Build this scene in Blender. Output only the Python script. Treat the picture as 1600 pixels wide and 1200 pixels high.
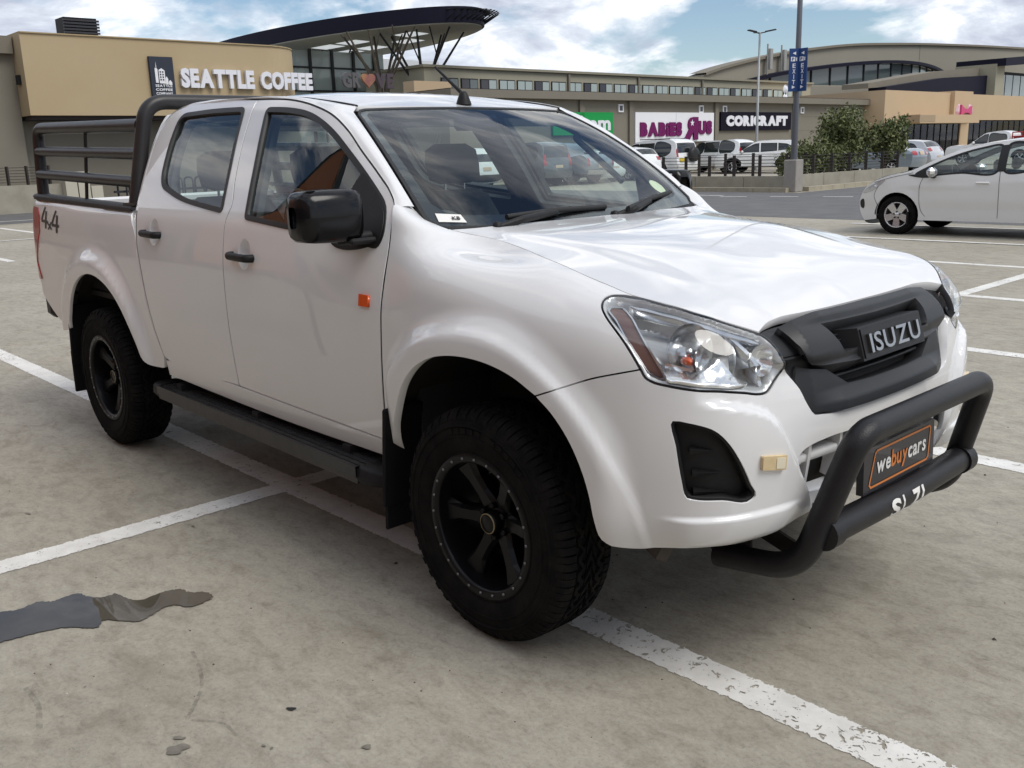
import bpy, bmesh, math, random
import numpy as np
from mathutils import Vector, Matrix, Euler
from mathutils.geometry import delaunay_2d_cdt
random.seed(7); np.random.seed(7)
for _o in list(bpy.data.objects): bpy.data.objects.remove(_o)
SC=bpy.context.scene
COL=SC.collection
R=math.radians
# ------------------------------------------------------------------ camera
CAMLOC=(2.1134,-2.6841,1.5016); YAW=R(137.624); PITCH=R(13.7231); ROLL=R(-1.7863); FPX=1483.78
def _cam():
    cy,sy,cp,sp=math.cos(YAW),math.sin(YAW),math.cos(PITCH),math.sin(PITCH)
    f=Vector((cp*cy,cp*sy,-sp)); r=Vector((sy,-cy,0)); u=r.cross(f)
    r2=r*math.cos(ROLL)+u*math.sin(ROLL); u2=-r*math.sin(ROLL)+u*math.cos(ROLL)
    m=Matrix((r2,u2,-f)).transposed().to_4x4(); m.translation=Vector(CAMLOC)
    c=bpy.data.cameras.new('camera'); o=bpy.data.objects.new('camera',c); COL.objects.link(o)
    o.matrix_world=m; c.sensor_width=36; c.lens=FPX/1600*36; c.clip_start=.05; c.clip_end=3000
    SC.camera=o
_cam()
# ------------------------------------------------------------------ world: daylight sky with broken cloud
SUN_DIR=Vector((.58,.17,.80)).normalized()      # towards the sun
def _world():
    w=bpy.data.worlds.new('World'); SC.world=w; w.use_nodes=True
    nt=w.node_tree; N=nt.nodes; L=nt.links; N.clear()
    out=N.new('ShaderNodeOutputWorld')
    sky=N.new('ShaderNodeTexSky'); sky.sky_type='NISHITA'; sky.sun_disc=False
    sky.sun_elevation=math.asin(SUN_DIR.z); sky.sun_rotation=math.atan2(SUN_DIR.x,SUN_DIR.y)
    sky.air_density=1.0; sky.dust_density=.3; sky.ozone_density=2.5
    b1=N.new('ShaderNodeBackground'); b1.inputs[1].default_value=.095; L.new(sky.outputs[0],b1.inputs[0])
    tc=N.new('ShaderNodeTexCoord'); sep=N.new('ShaderNodeSeparateXYZ'); L.new(tc.outputs['Generated'],sep.inputs[0])
    def math_(op,a,b=None,clamp=False):
        n=N.new('ShaderNodeMath'); n.operation=op; n.use_clamp=clamp
        for i,v in enumerate((a,b)):
            if v is None: continue
            if isinstance(v,(int,float)): n.inputs[i].default_value=v
            else: L.new(v,n.inputs[i])
        return n.outputs[0]
    z=math_('MAXIMUM',sep.outputs[2],0.0); den=math_('ADD',z,.40)
    px=math_('DIVIDE',sep.outputs[0],den); py=math_('DIVIDE',sep.outputs[1],den)
    com=N.new('ShaderNodeCombineXYZ'); L.new(px,com.inputs[0]); L.new(py,com.inputs[1]); L.new(math_('MULTIPLY',z,3.2),com.inputs[2])
    n1=N.new('ShaderNodeTexNoise'); n1.inputs['Scale'].default_value=2.0; n1.inputs['Detail'].default_value=9; n1.inputs['Roughness'].default_value=.56; n1.inputs['Distortion'].default_value=.25
    mp=N.new('ShaderNodeMapping'); mp.inputs['Location'].default_value=(3.15,1.7,.4); L.new(com.outputs[0],mp.inputs[0]); L.new(mp.outputs[0],n1.inputs['Vector'])
    cov=N.new('ShaderNodeValToRGB'); cov.color_ramp.elements[0].position=.385; cov.color_ramp.elements[1].position=.475; L.new(n1.outputs[0],cov.inputs[0])
    n2=N.new('ShaderNodeTexNoise'); n2.inputs['Scale'].default_value=4.6; n2.inputs['Detail'].default_value=8; n2.inputs['Roughness'].default_value=.6; n2.inputs['Distortion'].default_value=.4
    mp2=N.new('ShaderNodeMapping'); mp2.inputs['Location'].default_value=(7.3,2.2,1.4); L.new(com.outputs[0],mp2.inputs[0]); L.new(mp2.outputs[0],n2.inputs['Vector'])
    cr=N.new('ShaderNodeValToRGB'); e=cr.color_ramp.elements; e[0].position=.38; e[0].color=(.46,.50,.60,1); e[1].position=.64; e[1].color=(1.15,1.15,1.14,1)
    m_=cr.color_ramp.elements.new(.5); m_.color=(.66,.71,.80,1)
    L.new(n2.outputs[0],cr.inputs[0])
    b2=N.new('ShaderNodeBackground'); b2.inputs[1].default_value=1.02; L.new(cr.outputs[0],b2.inputs[0])
    mx=N.new('ShaderNodeMixShader'); L.new(cov.outputs[0],mx.inputs[0]); L.new(b1.outputs[0],mx.inputs[1]); L.new(b2.outputs[0],mx.inputs[2])
    L.new(mx.outputs[0],out.inputs[0])
_world()
def _sun():
    l=bpy.data.lights.new('sun','SUN'); l.energy=1.7; l.angle=R(30); l.color=(1,.96,.90)
    o=bpy.data.objects.new('sun',l); COL.objects.link(o); o.rotation_euler=(-SUN_DIR).to_track_quat('-Z','Y').to_euler(); o.location=(0,0,30)
_sun()
SC.view_settings.view_transform='Standard'; SC.view_settings.look='None'; SC.view_settings.gamma=1; SC.view_settings.exposure=.25
SC.view_settings.use_curve_mapping=False
SC.render.engine='CYCLES'; SC.cycles.use_denoising=True; SC.cycles.max_bounces=8; SC.cycles.transparent_max_bounces=16
SC.cycles.caustics_reflective=False; SC.cycles.caustics_refractive=False
SC.cycles.sample_clamp_indirect=6
# ------------------------------------------------------------------ materials
MATS={}
def mat(name,col=(.5,.5,.5),rough=.5,metal=0,coat=0,coat_rough=.03,spec=.5,noise=0,nscale=20,ncol=None,bump=0,bscale=80,rvar=0,emit=None,estr=0,trans=0,ior=1.45,detail=6,coords='Object'):
    if name in MATS: return MATS[name]
    m=bpy.data.materials.new(name); m.use_nodes=True; nt=m.node_tree; N=nt.nodes; L=nt.links
    p=N['Principled BSDF']; p.inputs['Base Color'].default_value=(*col,1); p.inputs['Roughness'].default_value=rough; p.inputs['Metallic'].default_value=metal
    p.inputs['Specular IOR Level'].default_value=spec; p.inputs['Coat Weight'].default_value=coat; p.inputs['Coat Roughness'].default_value=coat_rough; p.inputs['IOR'].default_value=ior
    if trans: p.inputs['Transmission Weight'].default_value=trans
    if emit: p.inputs['Emission Color'].default_value=(*emit,1); p.inputs['Emission Strength'].default_value=estr
    if noise or bump or rvar:
        tc=N.new('ShaderNodeTexCoord')
        n=N.new('ShaderNodeTexNoise'); n.inputs['Scale'].default_value=nscale; n.inputs['Detail'].default_value=detail; n.inputs['Roughness'].default_value=.6; L.new(tc.outputs[coords],n.inputs['Vector'])
        if noise:
            mx=N.new('ShaderNodeMix'); mx.data_type='RGBA'; mx.inputs[6].default_value=(*col,1); mx.inputs[7].default_value=(*(ncol or tuple(c*.6 for c in col)),1)
            rp=N.new('ShaderNodeMapRange'); rp.inputs[1].default_value=.38; rp.inputs[2].default_value=.68; rp.inputs[3].default_value=0; rp.inputs[4].default_value=noise; L.new(n.outputs[0],rp.inputs[0]); L.new(rp.outputs[0],mx.inputs[0]); L.new(mx.outputs[2],p.inputs['Base Color'])
        if rvar:
            rp=N.new('ShaderNodeMapRange'); rp.inputs[1].default_value=.3; rp.inputs[2].default_value=.7; rp.inputs[3].default_value=max(0,rough-rvar); rp.inputs[4].default_value=min(1,rough+rvar); L.new(n.outputs[0],rp.inputs[0]); L.new(rp.outputs[0],p.inputs['Roughness'])
        if bump:
            n2=N.new('ShaderNodeTexNoise'); n2.inputs['Scale'].default_value=bscale; n2.inputs['Detail'].default_value=4; L.new(tc.outputs[coords],n2.inputs['Vector'])
            b=N.new('ShaderNodeBump'); b.inputs['Strength'].default_value=bump; b.inputs['Distance'].default_value=.01; L.new(n2.outputs[0],b.inputs['Height']); L.new(b.outputs[0],p.inputs['Normal'])
    MATS[name]=m; return m
def glass(name,tint=(.80,.86,.84),refl=1.0,rough=0.0,ior=1.5):
    if name in MATS: return MATS[name]
    m=bpy.data.materials.new(name); m.use_nodes=True; nt=m.node_tree; N=nt.nodes; L=nt.links; N.clear()
    o=N.new('ShaderNodeOutputMaterial'); t=N.new('ShaderNodeBsdfTransparent'); t.inputs[0].default_value=(*tint,1)
    g=N.new('ShaderNodeBsdfGlossy'); g.inputs['Roughness'].default_value=rough; g.inputs['Color'].default_value=(refl,refl,refl,1)
    lw=N.new('ShaderNodeLayerWeight'); lw.inputs[0].default_value=.5
    pw=N.new('ShaderNodeMath'); pw.operation='POWER'; pw.inputs[1].default_value=5; L.new(lw.outputs['Facing'],pw.inputs[0])
    # Schlick, for a pane that reflects from both of its faces
    f0=((ior-1)/(ior+1))**2
    a=N.new('ShaderNodeMath'); a.operation='MULTIPLY_ADD'; a.use_clamp=True; a.inputs[1].default_value=1-f0*1.8; a.inputs[2].default_value=f0*1.8; L.new(pw.outputs[0],a.inputs[0])
    mx=N.new('ShaderNodeMixShader'); L.new(a.outputs[0],mx.inputs[0]); L.new(t.outputs[0],mx.inputs[1]); L.new(g.outputs[0],mx.inputs[2]); L.new(mx.outputs[0],o.inputs[0])
    MATS[name]=m; return m
# ------------------------------------------------------------------ objects
def tag(o,label=None,cat=None,group=None,kind=None):
    if label: o['label']=label
    if cat: o['category']=cat
    if group: o['group']=group
    if kind: o['kind']=kind
    return o
def empty(name,loc=(0,0,0),rz=0,label=None,cat=None,group=None):
    o=bpy.data.objects.new(name,None); COL.objects.link(o); o.location=loc; o.rotation_euler=(0,0,rz); o.empty_display_size=.2
    return tag(o,label,cat,group)
def link(name,me,parent=None,m=None):
    o=bpy.data.objects.new(name,me); COL.objects.link(o)
    if parent is not None: o.parent=parent
    if m is not None:
        me.materials.clear(); me.materials.append(m)
    return o
class MB:
    """collects shapes of one part, built as one mesh"""
    def __init__(s): s.v=[]; s.f=[]; s.sm=[]; s.mi=[]; s.cm=0
    def add(s,vs,fs,smooth=False):
        b=len(s.v); s.v+= [tuple(map(float,v)) for v in vs]
        for f in fs: s.f.append(tuple(i+b for i in f)); s.sm.append(smooth); s.mi.append(s.cm)
        return s
    def box(s,c,d,rz=0,bev=0,ry=0,rx=0):
        hx,hy,hz=[q/2 for q in d]
        if bev>0:
            b=min(bev,hx*.95,hy*.95,hz*.95); vs=[];idx={}
            for sx in(-1,1):
                for sy in(-1,1):
                    for sz in(-1,1):
                        for ax in range(3):
                            p=[sx*(hx-b),sy*(hy-b),sz*(hz-b)]; p[ax]=(sx*hx,sy*hy,sz*hz)[ax]; idx[(sx,sy,sz,ax)]=len(vs); vs.append(p)
            fs=[]
            for ax in range(3):
                o=[(0,1,2),(1,2,0),(2,0,1)][ax]
                for sg in(-1,1):
                    q=[]
                    for a,bb in((-1,-1),(1,-1),(1,1),(-1,1)):
                        k=[0,0,0]; k[o[0]]=sg; k[o[1]]=a; k[o[2]]=bb; q.append(idx[(*k,ax)])
                    fs.append(q if sg>0 else q[::-1])
            for ax in range(3):
                o1,o2=[(1,2),(2,0),(0,1)][ax]
                for a in(-1,1):
                    for bb in(-1,1):
                        k0=[0,0,0];k1=[0,0,0]; k0[ax]=-1;k1[ax]=1
                        for k in(k0,k1): k[o1]=a;k[o2]=bb
                        q=[idx[(*k0,o1)],idx[(*k1,o1)],idx[(*k1,o2)],idx[(*k0,o2)]]
                        fs.append(q if a*bb>0 else q[::-1])
            for sx in(-1,1):
                for sy in(-1,1):
                    for sz in(-1,1):
                        q=[idx[(sx,sy,sz,0)],idx[(sx,sy,sz,1)],idx[(sx,sy,sz,2)]]; fs.append(q if sx*sy*sz>0 else q[::-1])
        else:
            vs=[(x,y,z) for x in(-hx,hx) for y in(-hy,hy) for z in(-hz,hz)]
            fs=[(0,1,3,2),(4,6,7,5),(0,4,5,1),(2,3,7,6),(0,2,6,4),(1,5,7,3)]
        M=Matrix.Translation(c)@Euler((rx,ry,rz)).to_matrix().to_4x4()
        return s.add([M@Vector(v) for v in vs],fs)
    def tube(s,path,r,n=12,caps=True,smooth=True,up=None):
        P=[Vector(p) for p in path]; rs=r if isinstance(r,(list,tuple)) else [r]*len(P)
        t0=(P[1]-P[0]).normalized(); a=Vector((0,0,1)) if abs(t0.z)<.9 else Vector((1,0,0)); nrm=(a-t0*a.dot(t0)).normalized()
        vs=[];fs=[]
        for i,p in enumerate(P):
            t=(P[min(i+1,len(P)-1)]-P[max(i-1,0)]).normalized()
            nrm=(nrm-t*nrm.dot(t)).normalized(); b=t.cross(nrm)
            for k in range(n):
                an=2*math.pi*k/n; vs.append(p+(nrm*math.cos(an)+b*math.sin(an))*rs[i])
        for i in range(len(P)-1):
            for k in range(n):
                a_=i*n+k; b_=i*n+(k+1)%n; fs.append((a_,b_,b_+n,a_+n))
        s.add(vs,fs,smooth)
        if caps:
            s.add(vs[:n],[tuple(range(n))[::-1]]); s.add(vs[-n:],[tuple(range(n))])
        return s
    def lathe(s,prof,n=48,axis='y',c=(0,0,0),smooth=True,close=False):
        vs=[];fs=[]; m=len(prof)
        for k in range(n):
            an=2*math.pi*k/n; ca,sa=math.cos(an),math.sin(an)
            for r,h in prof:
                p={'y':(r*ca,h,r*sa),'z':(r*ca,r*sa,h),'x':(h,r*ca,r*sa)}[axis]; vs.append((p[0]+c[0],p[1]+c[1],p[2]+c[2]))
        for k in range(n):
            for j in range(m-1):
                a=k*m+j; b=((k+1)%n)*m+j; fs.append((a,a+1,b+1,b))
        return s.add(vs,fs,smooth)
    def prism(s,poly,z0,z1,M=None,smooth=False):
        n=len(poly); M=M or Matrix.Identity(4)
        vs=[M@Vector((x,y,z0)) for x,y in poly]+[M@Vector((x,y,z1)) for x,y in poly]
        fs=[tuple(range(n))[::-1],tuple(range(n,2*n))]+[(i,(i+1)%n,n+(i+1)%n,n+i) for i in range(n)]
        return s.add(vs,fs,smooth)
    def grid(s,P,smooth=True,flip=False):
        P=np.asarray(P); a,b=P.shape[:2]; vs=P.reshape(-1,3); fs=[]
        for i in range(a-1):
            for j in range(b-1):
                q=(i*b+j,(i+1)*b+j,(i+1)*b+j+1,i*b+j+1); fs.append(q[::-1] if flip else q)
        return s.add(vs,fs,smooth)
    def mirror(s,i0=0):
        b=len(s.v); nf=len(s.f); s.v+=[(x,-y,z) for x,y,z in s.v[:b]]
        for k in range(nf): s.f.append(tuple(i+b for i in s.f[k])[::-1]); s.sm.append(s.sm[k]); s.mi.append(s.mi[k])
        return s
    def build(s,name,m,parent=None,fix=False):
        me=bpy.data.meshes.new(name); me.from_pydata(s.v,[],s.f); me.polygons.foreach_set('use_smooth',s.sm)
        ms=m if isinstance(m,(list,tuple)) else [m]
        for q in ms: me.materials.append(q)
        if len(ms)>1: me.polygons.foreach_set('material_index',s.mi)
        me.update()
        if fix:
            bm=bmesh.new(); bm.from_mesh(me); bmesh.ops.recalc_face_normals(bm,faces=bm.faces); bm.to_mesh(me); bm.free()
        o=bpy.data.objects.new(name,me); COL.objects.link(o)
        if parent is not None: o.parent=parent
        return o
def part(name,m,parent,*boxes,bev=.0):
    b=MB()
    for c,d in boxes: b.box(c,d,bev=bev)
    return b.build(name,m,parent)
def cr_path(pts,step=.02,closed=False):
    """Catmull-Rom through points, sampled"""
    P=np.array(pts,float); n=len(P); out=[]
    rng=range(n if closed else n-1)
    for i in rng:
        p1,p2=P[i],P[(i+1)%n]
        p0=P[(i-1)%n] if closed or i>0 else 2*p1-p2
        p3=P[(i+2)%n] if closed or i+2<n else 2*p2-p1
        d1=max(np.linalg.norm(p2-p1),1e-9); d0=max(np.linalg.norm(p1-p0),1e-9); d2=max(np.linalg.norm(p3-p2),1e-9)
        m1=((p2-p1)/d1*d0+(p1-p0)/d0*d1)/(d0+d1)*d1; m2=((p3-p2)/d2*d1+(p2-p1)/d1*d2)/(d1+d2)*d1
        k=max(1,int(math.ceil(d1/step)))
        for j in range(k):
            t=j/k; out.append((2*t**3-3*t**2+1)*p1+(t**3-2*t**2+t)*m1+(-2*t**3+3*t**2)*p2+(t**3-t**2)*m2)
    if not closed: out.append(P[-1])
    return np.array(out)
def bend_path(pts,rad,n=8):
    """polyline with rounded corners (tube bending)"""
    P=[Vector(p) for p in pts]; out=[P[0]]
    for i in range(1,len(P)-1):
        r=rad[i-1] if isinstance(rad,(list,tuple)) else rad
        a=(P[i-1]-P[i]); b=(P[i+1]-P[i]); la,lb=a.length,b.length; a.normalize(); b.normalize()
        ang=a.angle(b); d=min(r/math.tan(ang/2),la*.49,lb*.49)
        p0=P[i]+a*d; p1=P[i]+b*d
        for k in range(n+1):
            t=k/n; out.append(p0*(1-t)**2+P[i]*2*t*(1-t)+p1*t*t)
    out.append(P[-1]); return out
def inside(poly,pts):
    poly=np.asarray(poly); x,y=pts[:,0],pts[:,1]; c=np.zeros(len(pts),bool); n=len(poly); j=n-1
    for i in range(n):
        xi,yi=poly[i]; xj,yj=poly[j]
        if yi!=yj:
            c^=((yi>y)!=(yj>y))&(x<(xj-xi)*(y-yi)/(yj-yi)+xi)
        j=i
    return c
def seg_dist(poly,pts,closed=True):
    poly=np.asarray(poly); a=poly; b=np.roll(poly,-1,0)
    if not closed: a=poly[:-1]; b=poly[1:]
    d=np.full(len(pts),1e9)
    for p,q in zip(a,b):
        v=q-p; l=max(v@v,1e-12); t=np.clip(((pts-p)@v)/l,0,1); d=np.minimum(d,np.hypot(*(pts-(p+t[:,None]*v)).T))
    return d
def offs(poly,d):
    """offset a closed 2D outline inwards by d"""
    P=np.asarray(poly,float); a=.5*np.sum(P[:,0]*np.roll(P[:,1],-1)-np.roll(P[:,0],-1)*P[:,1]); s=1 if a>0 else -1
    e=np.roll(P,-1,0)-P; e/=np.linalg.norm(e,axis=1,keepdims=True)+1e-12; n=np.stack([-e[:,1],e[:,0]],1)*s
    m=n+np.roll(n,1,0); l=np.linalg.norm(m,axis=1,keepdims=True)+1e-9; m/=l; c=np.clip(np.sum(m*n,1),.4,1)[:,None]
    return P+m*d/c
def clean(poly,eps=.004):
    out=[poly[0]]
    for p in poly[1:]:
        if np.hypot(*(np.asarray(p)-out[-1]))>eps: out.append(p)
    if np.hypot(*(np.asarray(out[0])-out[-1]))<=eps: out.pop()
    return np.array(out,float)
BC=np.array([-1.6,0,.75])
def panel(name,f,outline,m,parent=None,holes=(),step=.028,depth=.016,side=0,lift=0.,center=None,rim=True):
    """a pressed sheet: a trimmed patch of the surface f(u,v) with real edges; side -1/+1 mirrors y"""
    loops=[clean(outline)]+[clean(h) for h in holes]
    pts=np.concatenate(loops); edges=[];b=0
    for l in loops:
        n=len(l); edges+=[(b+i,b+(i+1)%n) for i in range(n)]; b+=n
    lo,hi=loops[0].min(0),loops[0].max(0)
    gx=np.arange(lo[0],hi[0]+step,step); gy=np.arange(lo[1],hi[1]+step,step)
    G=np.stack(np.meshgrid(gx,gy,indexing='ij'),-1); G[:,1::2,0]+=step*.5; G=G.reshape(-1,2)
    k=inside(loops[0],G)
    for h in loops[1:]: k&=~inside(h,G)
    G=G[k]
    if len(G):
        for l in loops: G=G[seg_dist(l,G)>step*.45]
    allp=np.concatenate([pts,G]) if len(G) else pts
    res=delaunay_2d_cdt([Vector(p) for p in allp],edges,[],0,1e-7)
    V=np.array([tuple(v) for v in res[0]]); F=np.array([t for t in res[2] if len(t)==3])
    cen=V[F].mean(1); k=inside(loops[0],cen)
    for h in loops[1:]: k&=~inside(h,cen)
    F=F[k]
    def ev(q):
        e=1e-4; P=f(q[:,0],q[:,1]); n=np.cross(f(q[:,0]+e,q[:,1])-P,f(q[:,0],q[:,1]+e)-P); n/=np.linalg.norm(n,axis=1,keepdims=True)+1e-15
        return P,n
    P,n=ev(V); C=BC if center is None else np.array(center)
    sg=np.sign(np.median(np.einsum('ij,ij->i',n,P-C))) or 1
    n*=sg; P=P+n*lift
    if np.median(np.einsum('ij,ij->i',np.cross(P[F[:,1]]-P[F[:,0]],P[F[:,2]]-P[F[:,0]]),n[F[:,0]]))<0: F=F[:,::-1]
    vs=[P]; ns=[n]; fs=[tuple(int(x) for x in t) for t in F]; base=len(P)
    if rim:
        for l in loops:
            A,na=ev(l); na=na*sg; A=A+na*lift; B=A-na*depth
            t=np.roll(A,-1,0)-np.roll(A,1,0); lat=np.cross(t,na); lat/=np.linalg.norm(lat,axis=1,keepdims=True)+1e-15
            # lateral direction must point away from the sheet
            q=l+0; cc=offs(l,.002); inn=inside(loops[0],cc)
            for h in loops[1:]: inn&=~inside(h,cc)
            Pc,_=ev(cc); dirin=(Pc-A)*(1 if inn.mean()>.5 else -1)
            s2=-np.sign(np.median(np.einsum('ij,ij->i',lat,dirin))) or 1; lat*=s2
            c=len(l)
            vs+=[A,B]; ns+=[(lat+na*.6)/np.linalg.norm(lat+na*.6,axis=1,keepdims=True),lat]
            for i in range(c):
                j=(i+1)%c; q4=(base+i,base+j,base+c+j,base+c+i)
                nf=np.cross(A[j]-A[i],B[j]-A[i])
                fs.append(q4 if nf@lat[i]>0 else q4[::-1])
            base+=2*c
    Vv=np.concatenate(vs); Nn=np.concatenate(ns)
    outs=[]
    for sd in ((1,-1) if side==0 else (side,)):
        W=Vv*np.array([1,sd,1]); NN=Nn*np.array([1,sd,1]); ff=fs if sd>0 else [t[::-1] for t in fs]
        me=bpy.data.meshes.new(name); me.from_pydata(W.tolist(),[],ff); me.polygons.foreach_set('use_smooth',[True]*len(ff)); me.materials.append(m); me.update()
        me.normals_split_custom_set_from_vertices(NN.tolist())
        o=bpy.data.objects.new(name,me); COL.objects.link(o)
        if parent is not None: o.parent=parent[0 if sd>0 else -1] if isinstance(parent,(list,tuple)) else parent
        outs.append(o)
    return outs
_fontcache={}
def glyph(ch,bold=0.,shear=0.,extrude=.1,res=3):
    key=(ch,bold,shear,extrude)
    if key in _fontcache: return _fontcache[key]
    c=bpy.data.curves.new('glyph','FONT'); c.body=ch; c.size=1; c.extrude=extrude; c.offset=bold; c.shear=shear; c.resolution_u=res
    o=bpy.data.objects.new('glyph',c); COL.objects.link(o); dg=bpy.context.evaluated_depsgraph_get(); dg.update()
    me=bpy.data.meshes.new_from_object(o.evaluated_get(dg)); bpy.data.objects.remove(o); bpy.data.curves.remove(c)
    _fontcache[key]=me; return me
def letters(name,body,M,width,height,m,parent,bold=.03,shear=0,extrude=.05,track=.06,sx=1.,split=True,colors=None,space=.28):
    """signwriting: each character its own mesh, the line fitted to width x height in the plane of M (x right, y up, z out)"""
    x=0; pl=[]
    for ch in body:
        if ch==' ': x+=space; pl.append(None); continue
        me=glyph(ch,bold,shear,1.0); co=np.empty(len(me.vertices)*3); me.vertices.foreach_get('co',co); co=co.reshape(-1,3)
        lo,hi=co.min(0),co.max(0); pl.append((ch,co,me,x-lo[0])); x+=hi[0]-lo[0]+track
    tot=x-track; H=max(p[1][:,1].max() for p in pl if p); Lw=min(p[1][:,1].min() for p in pl if p)
    cap=.73 if Lw<-.1 else H
    objs=[]; mb=MB()
    for i,p in enumerate(pl):
        if not p: continue
        ch,co,me,off=p; q=co.copy(); q[:,0]=(q[:,0]+off)*width/tot; q[:,1]=q[:,1]*height/cap; q[:,2]=(q[:,2]+1)*.5*extrude
        q=[M@Vector(v) for v in q]; fs=[tuple(f.vertices) for f in me.polygons]
        if split: objs.append(MB().add(q,fs).build(name,colors[i] if colors else m,parent))
        else: mb.add(q,fs)
    if not split: objs=[mb.build(name,m,parent)]
    return objs
def frame_m(o,x,y):
    x=Vector(x).normalized(); y=Vector(y); y=(y-x*y.dot(x)).normalized(); z=x.cross(y)
    m=Matrix((x,y,z)).transposed().to_4x4(); m.translation=Vector(o); return m
# ---------- smooth 1D / 2D interpolation ----------
def pchip(xs,ys,x):
    xs=np.asarray(xs,float); ys=np.asarray(ys,float); x=np.asarray(x,float)
    h=np.diff(xs); d=np.diff(ys,axis=0)/(h if ys.ndim==1 else h[:,None])
    m=np.zeros_like(ys)
    m[0]=d[0]; m[-1]=d[-1]
    a,b=d[:-1],d[1:]
    hh=h if ys.ndim==1 else h[:,None]
    w1=2*hh[1:]+hh[:-1]; w2=hh[1:]+2*hh[:-1]
    with np.errstate(divide='ignore',invalid='ignore'):
        hm=(w1+w2)/(w1/a+w2/b)
    m[1:-1]=np.where(a*b>0,hm,0)
    i=np.clip(np.searchsorted(xs,x)-1,0,len(xs)-2)
    t=(x-xs[i])/h[i]; t=np.clip(t,-.5,1.5)
    hi=h[i]
    if ys.ndim>1: t=t[...,None]; hi=hi[...,None]
    return (2*t**3-3*t**2+1)*ys[i]+(t**3-2*t**2+t)*hi*m[i]+(-2*t**3+3*t**2)*ys[i+1]+(t**3-t**2)*hi*m[i+1]
def spline_mat(xs):
    """second derivatives of the natural cubic spline as a linear map of the knot values"""
    xs=np.asarray(xs,float); n=len(xs); h=np.diff(xs); A=np.eye(n); B=np.zeros((n,n))
    for i in range(1,n-1):
        A[i,i-1:i+2]=h[i-1]/6,(h[i-1]+h[i])/3,h[i]/6; B[i,i-1]=1/h[i-1]; B[i,i]=-1/h[i-1]-1/h[i]; B[i,i+1]=1/h[i]
    return np.linalg.solve(A,B)
def ncs(xs,ys,x,M=None):
    xs=np.asarray(xs,float); ys=np.asarray(ys,float); x=np.asarray(x,float); M=spline_mat(xs)@ys if M is None else M
    i=np.clip(np.searchsorted(xs,x)-1,0,len(xs)-2); h=xs[i+1]-xs[i]; a=(xs[i+1]-x)/h; b=(x-xs[i])/h; w1,w2=(a**3-a)*h*h/6,(b**3-b)*h*h/6
    if ys.ndim>1: a,b,w1,w2=a[...,None],b[...,None],w1[...,None],w2[...,None]
    return a*ys[i]+b*ys[i+1]+w1*M[i]+w2*M[i+1]
def sstep(a,b,x):
    t=np.clip((x-a)/(b-a),0,1); return t*t*t*(t*(6*t-15)+10)
# ---------- plan curve of the body ----------
_PH=[(.15,.905),(.35,.9),(.50,.882),(.62,.845),(.71,.79),(.775,.715),(.82,.61),(.852,.47),(.874,.28),(.885,0.)]
_PC=np.array(_PH+[(x,-y) for x,y in _PH[-2::-1]])
_PS=np.concatenate([[.15],.15+np.cumsum(np.hypot(*np.diff(_PC,axis=0).T))])
def plan(s):
    s=np.asarray(s,float)
    p=np.where((s<.15)[...,None],np.stack([s,np.full_like(s,.905)],-1),_cr(s))
    e=1e-3
    q=np.where((s+e<.15)[...,None],np.stack([s+e,np.full_like(s,.905)],-1),_cr(s+e))
    t=q-p; t/=np.linalg.norm(t,axis=-1,keepdims=True)+1e-12
    n=np.stack([-t[...,1],t[...,0]],-1)   # outward (toward +y on the side, +x at the front)
    return p,n
_mm=np.gradient(_PC,_PS,axis=0); _mm[0]=(1,0)
def _cr(s):
    s=np.maximum(s,.15)
    i=np.clip(np.searchsorted(_PS,s)-1,0,len(_PS)-2); h=_PS[i+1]-_PS[i]; t=((s-_PS[i])/h)[...,None]; h=h[...,None]
    return (2*t**3-3*t**2+1)*_PC[i]+(t**3-2*t**2+t)*h*_mm[i]+(-2*t**3+3*t**2)*_PC[i+1]+(t**3-t**2)*h*_mm[i+1]
S_FRONT=float(_PS[9])
# ---------- cab and bed side: half width as function of x,z ----------
_cz=[.30,.42,.52,.65,.80,.95,1.05,1.14,1.20,1.26,1.30,1.40,1.50,1.60,1.68,1.74,1.80]
_ci=[.085,.055,.03,.013,.002,0,.004,.013,.023,.036,.052,.097,.145,.197,.243,.285,.36]
def flare(x,z):
    r=np.hypot(x-0.01,(z-.40)); rr=np.hypot(x+3.105,(z-.41))
    f=.034*(1-sstep(.55,.67,r)); g=.036*(1-sstep(.57,.70,rr))+.006*(1-sstep(.60,.635,rr))
    return f*sstep(-.515,-.40,x)+g*(1-sstep(-2.56,-2.42,x))
def band(x,z): return .010*(1-sstep(.580,.616,np.hypot(x-.01,z-.40)))*sstep(-.515,-.42,x)
def cabw(x,z):
    x=np.asarray(x,float); z=np.asarray(z,float)
    w=.905-ncs(_cz,_ci,z)
    # cab narrows towards the windscreen, more at the top
    w=w-sstep(-1.3,-.2,x)*(.012+.21*np.clip(z-1.0,0,1)**1.15)
    return w+flare(x,z)
def sideC(x,z):
    return np.stack([x,-cabw(x,z),z],-1)
_bz=[.30,.42,.52,.65,.80,.95,1.05,1.14,1.20,1.245,1.27,1.285]
_bi=[.07,.05,.03,.015,.006,.004,.008,.016,.024,.034,.048,.07]
def rise(x): return .028*np.clip((-2.6-x),0,3)
def sideB(x,z):
    x=np.asarray(x,float); z=np.asarray(z,float)
    w=.905-ncs(_bz,_bi,z-rise(x)*sstep(.9,1.2,z))
    # rear corner rounds in
    w=w-.07*np.clip((-4.06-x)/.14,0,1.3)**2.0-.012*sstep(-3.6,-4.1,x)
    return np.stack([x,-(w+flare(x,z)),z],-1)
# ---------- fender + front shell ----------
_v=[.30,.42,.50,.60,.70,.80,.88,.95,1.02,1.08,1.14,1.20,1.27,1.35,1.45]
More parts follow.
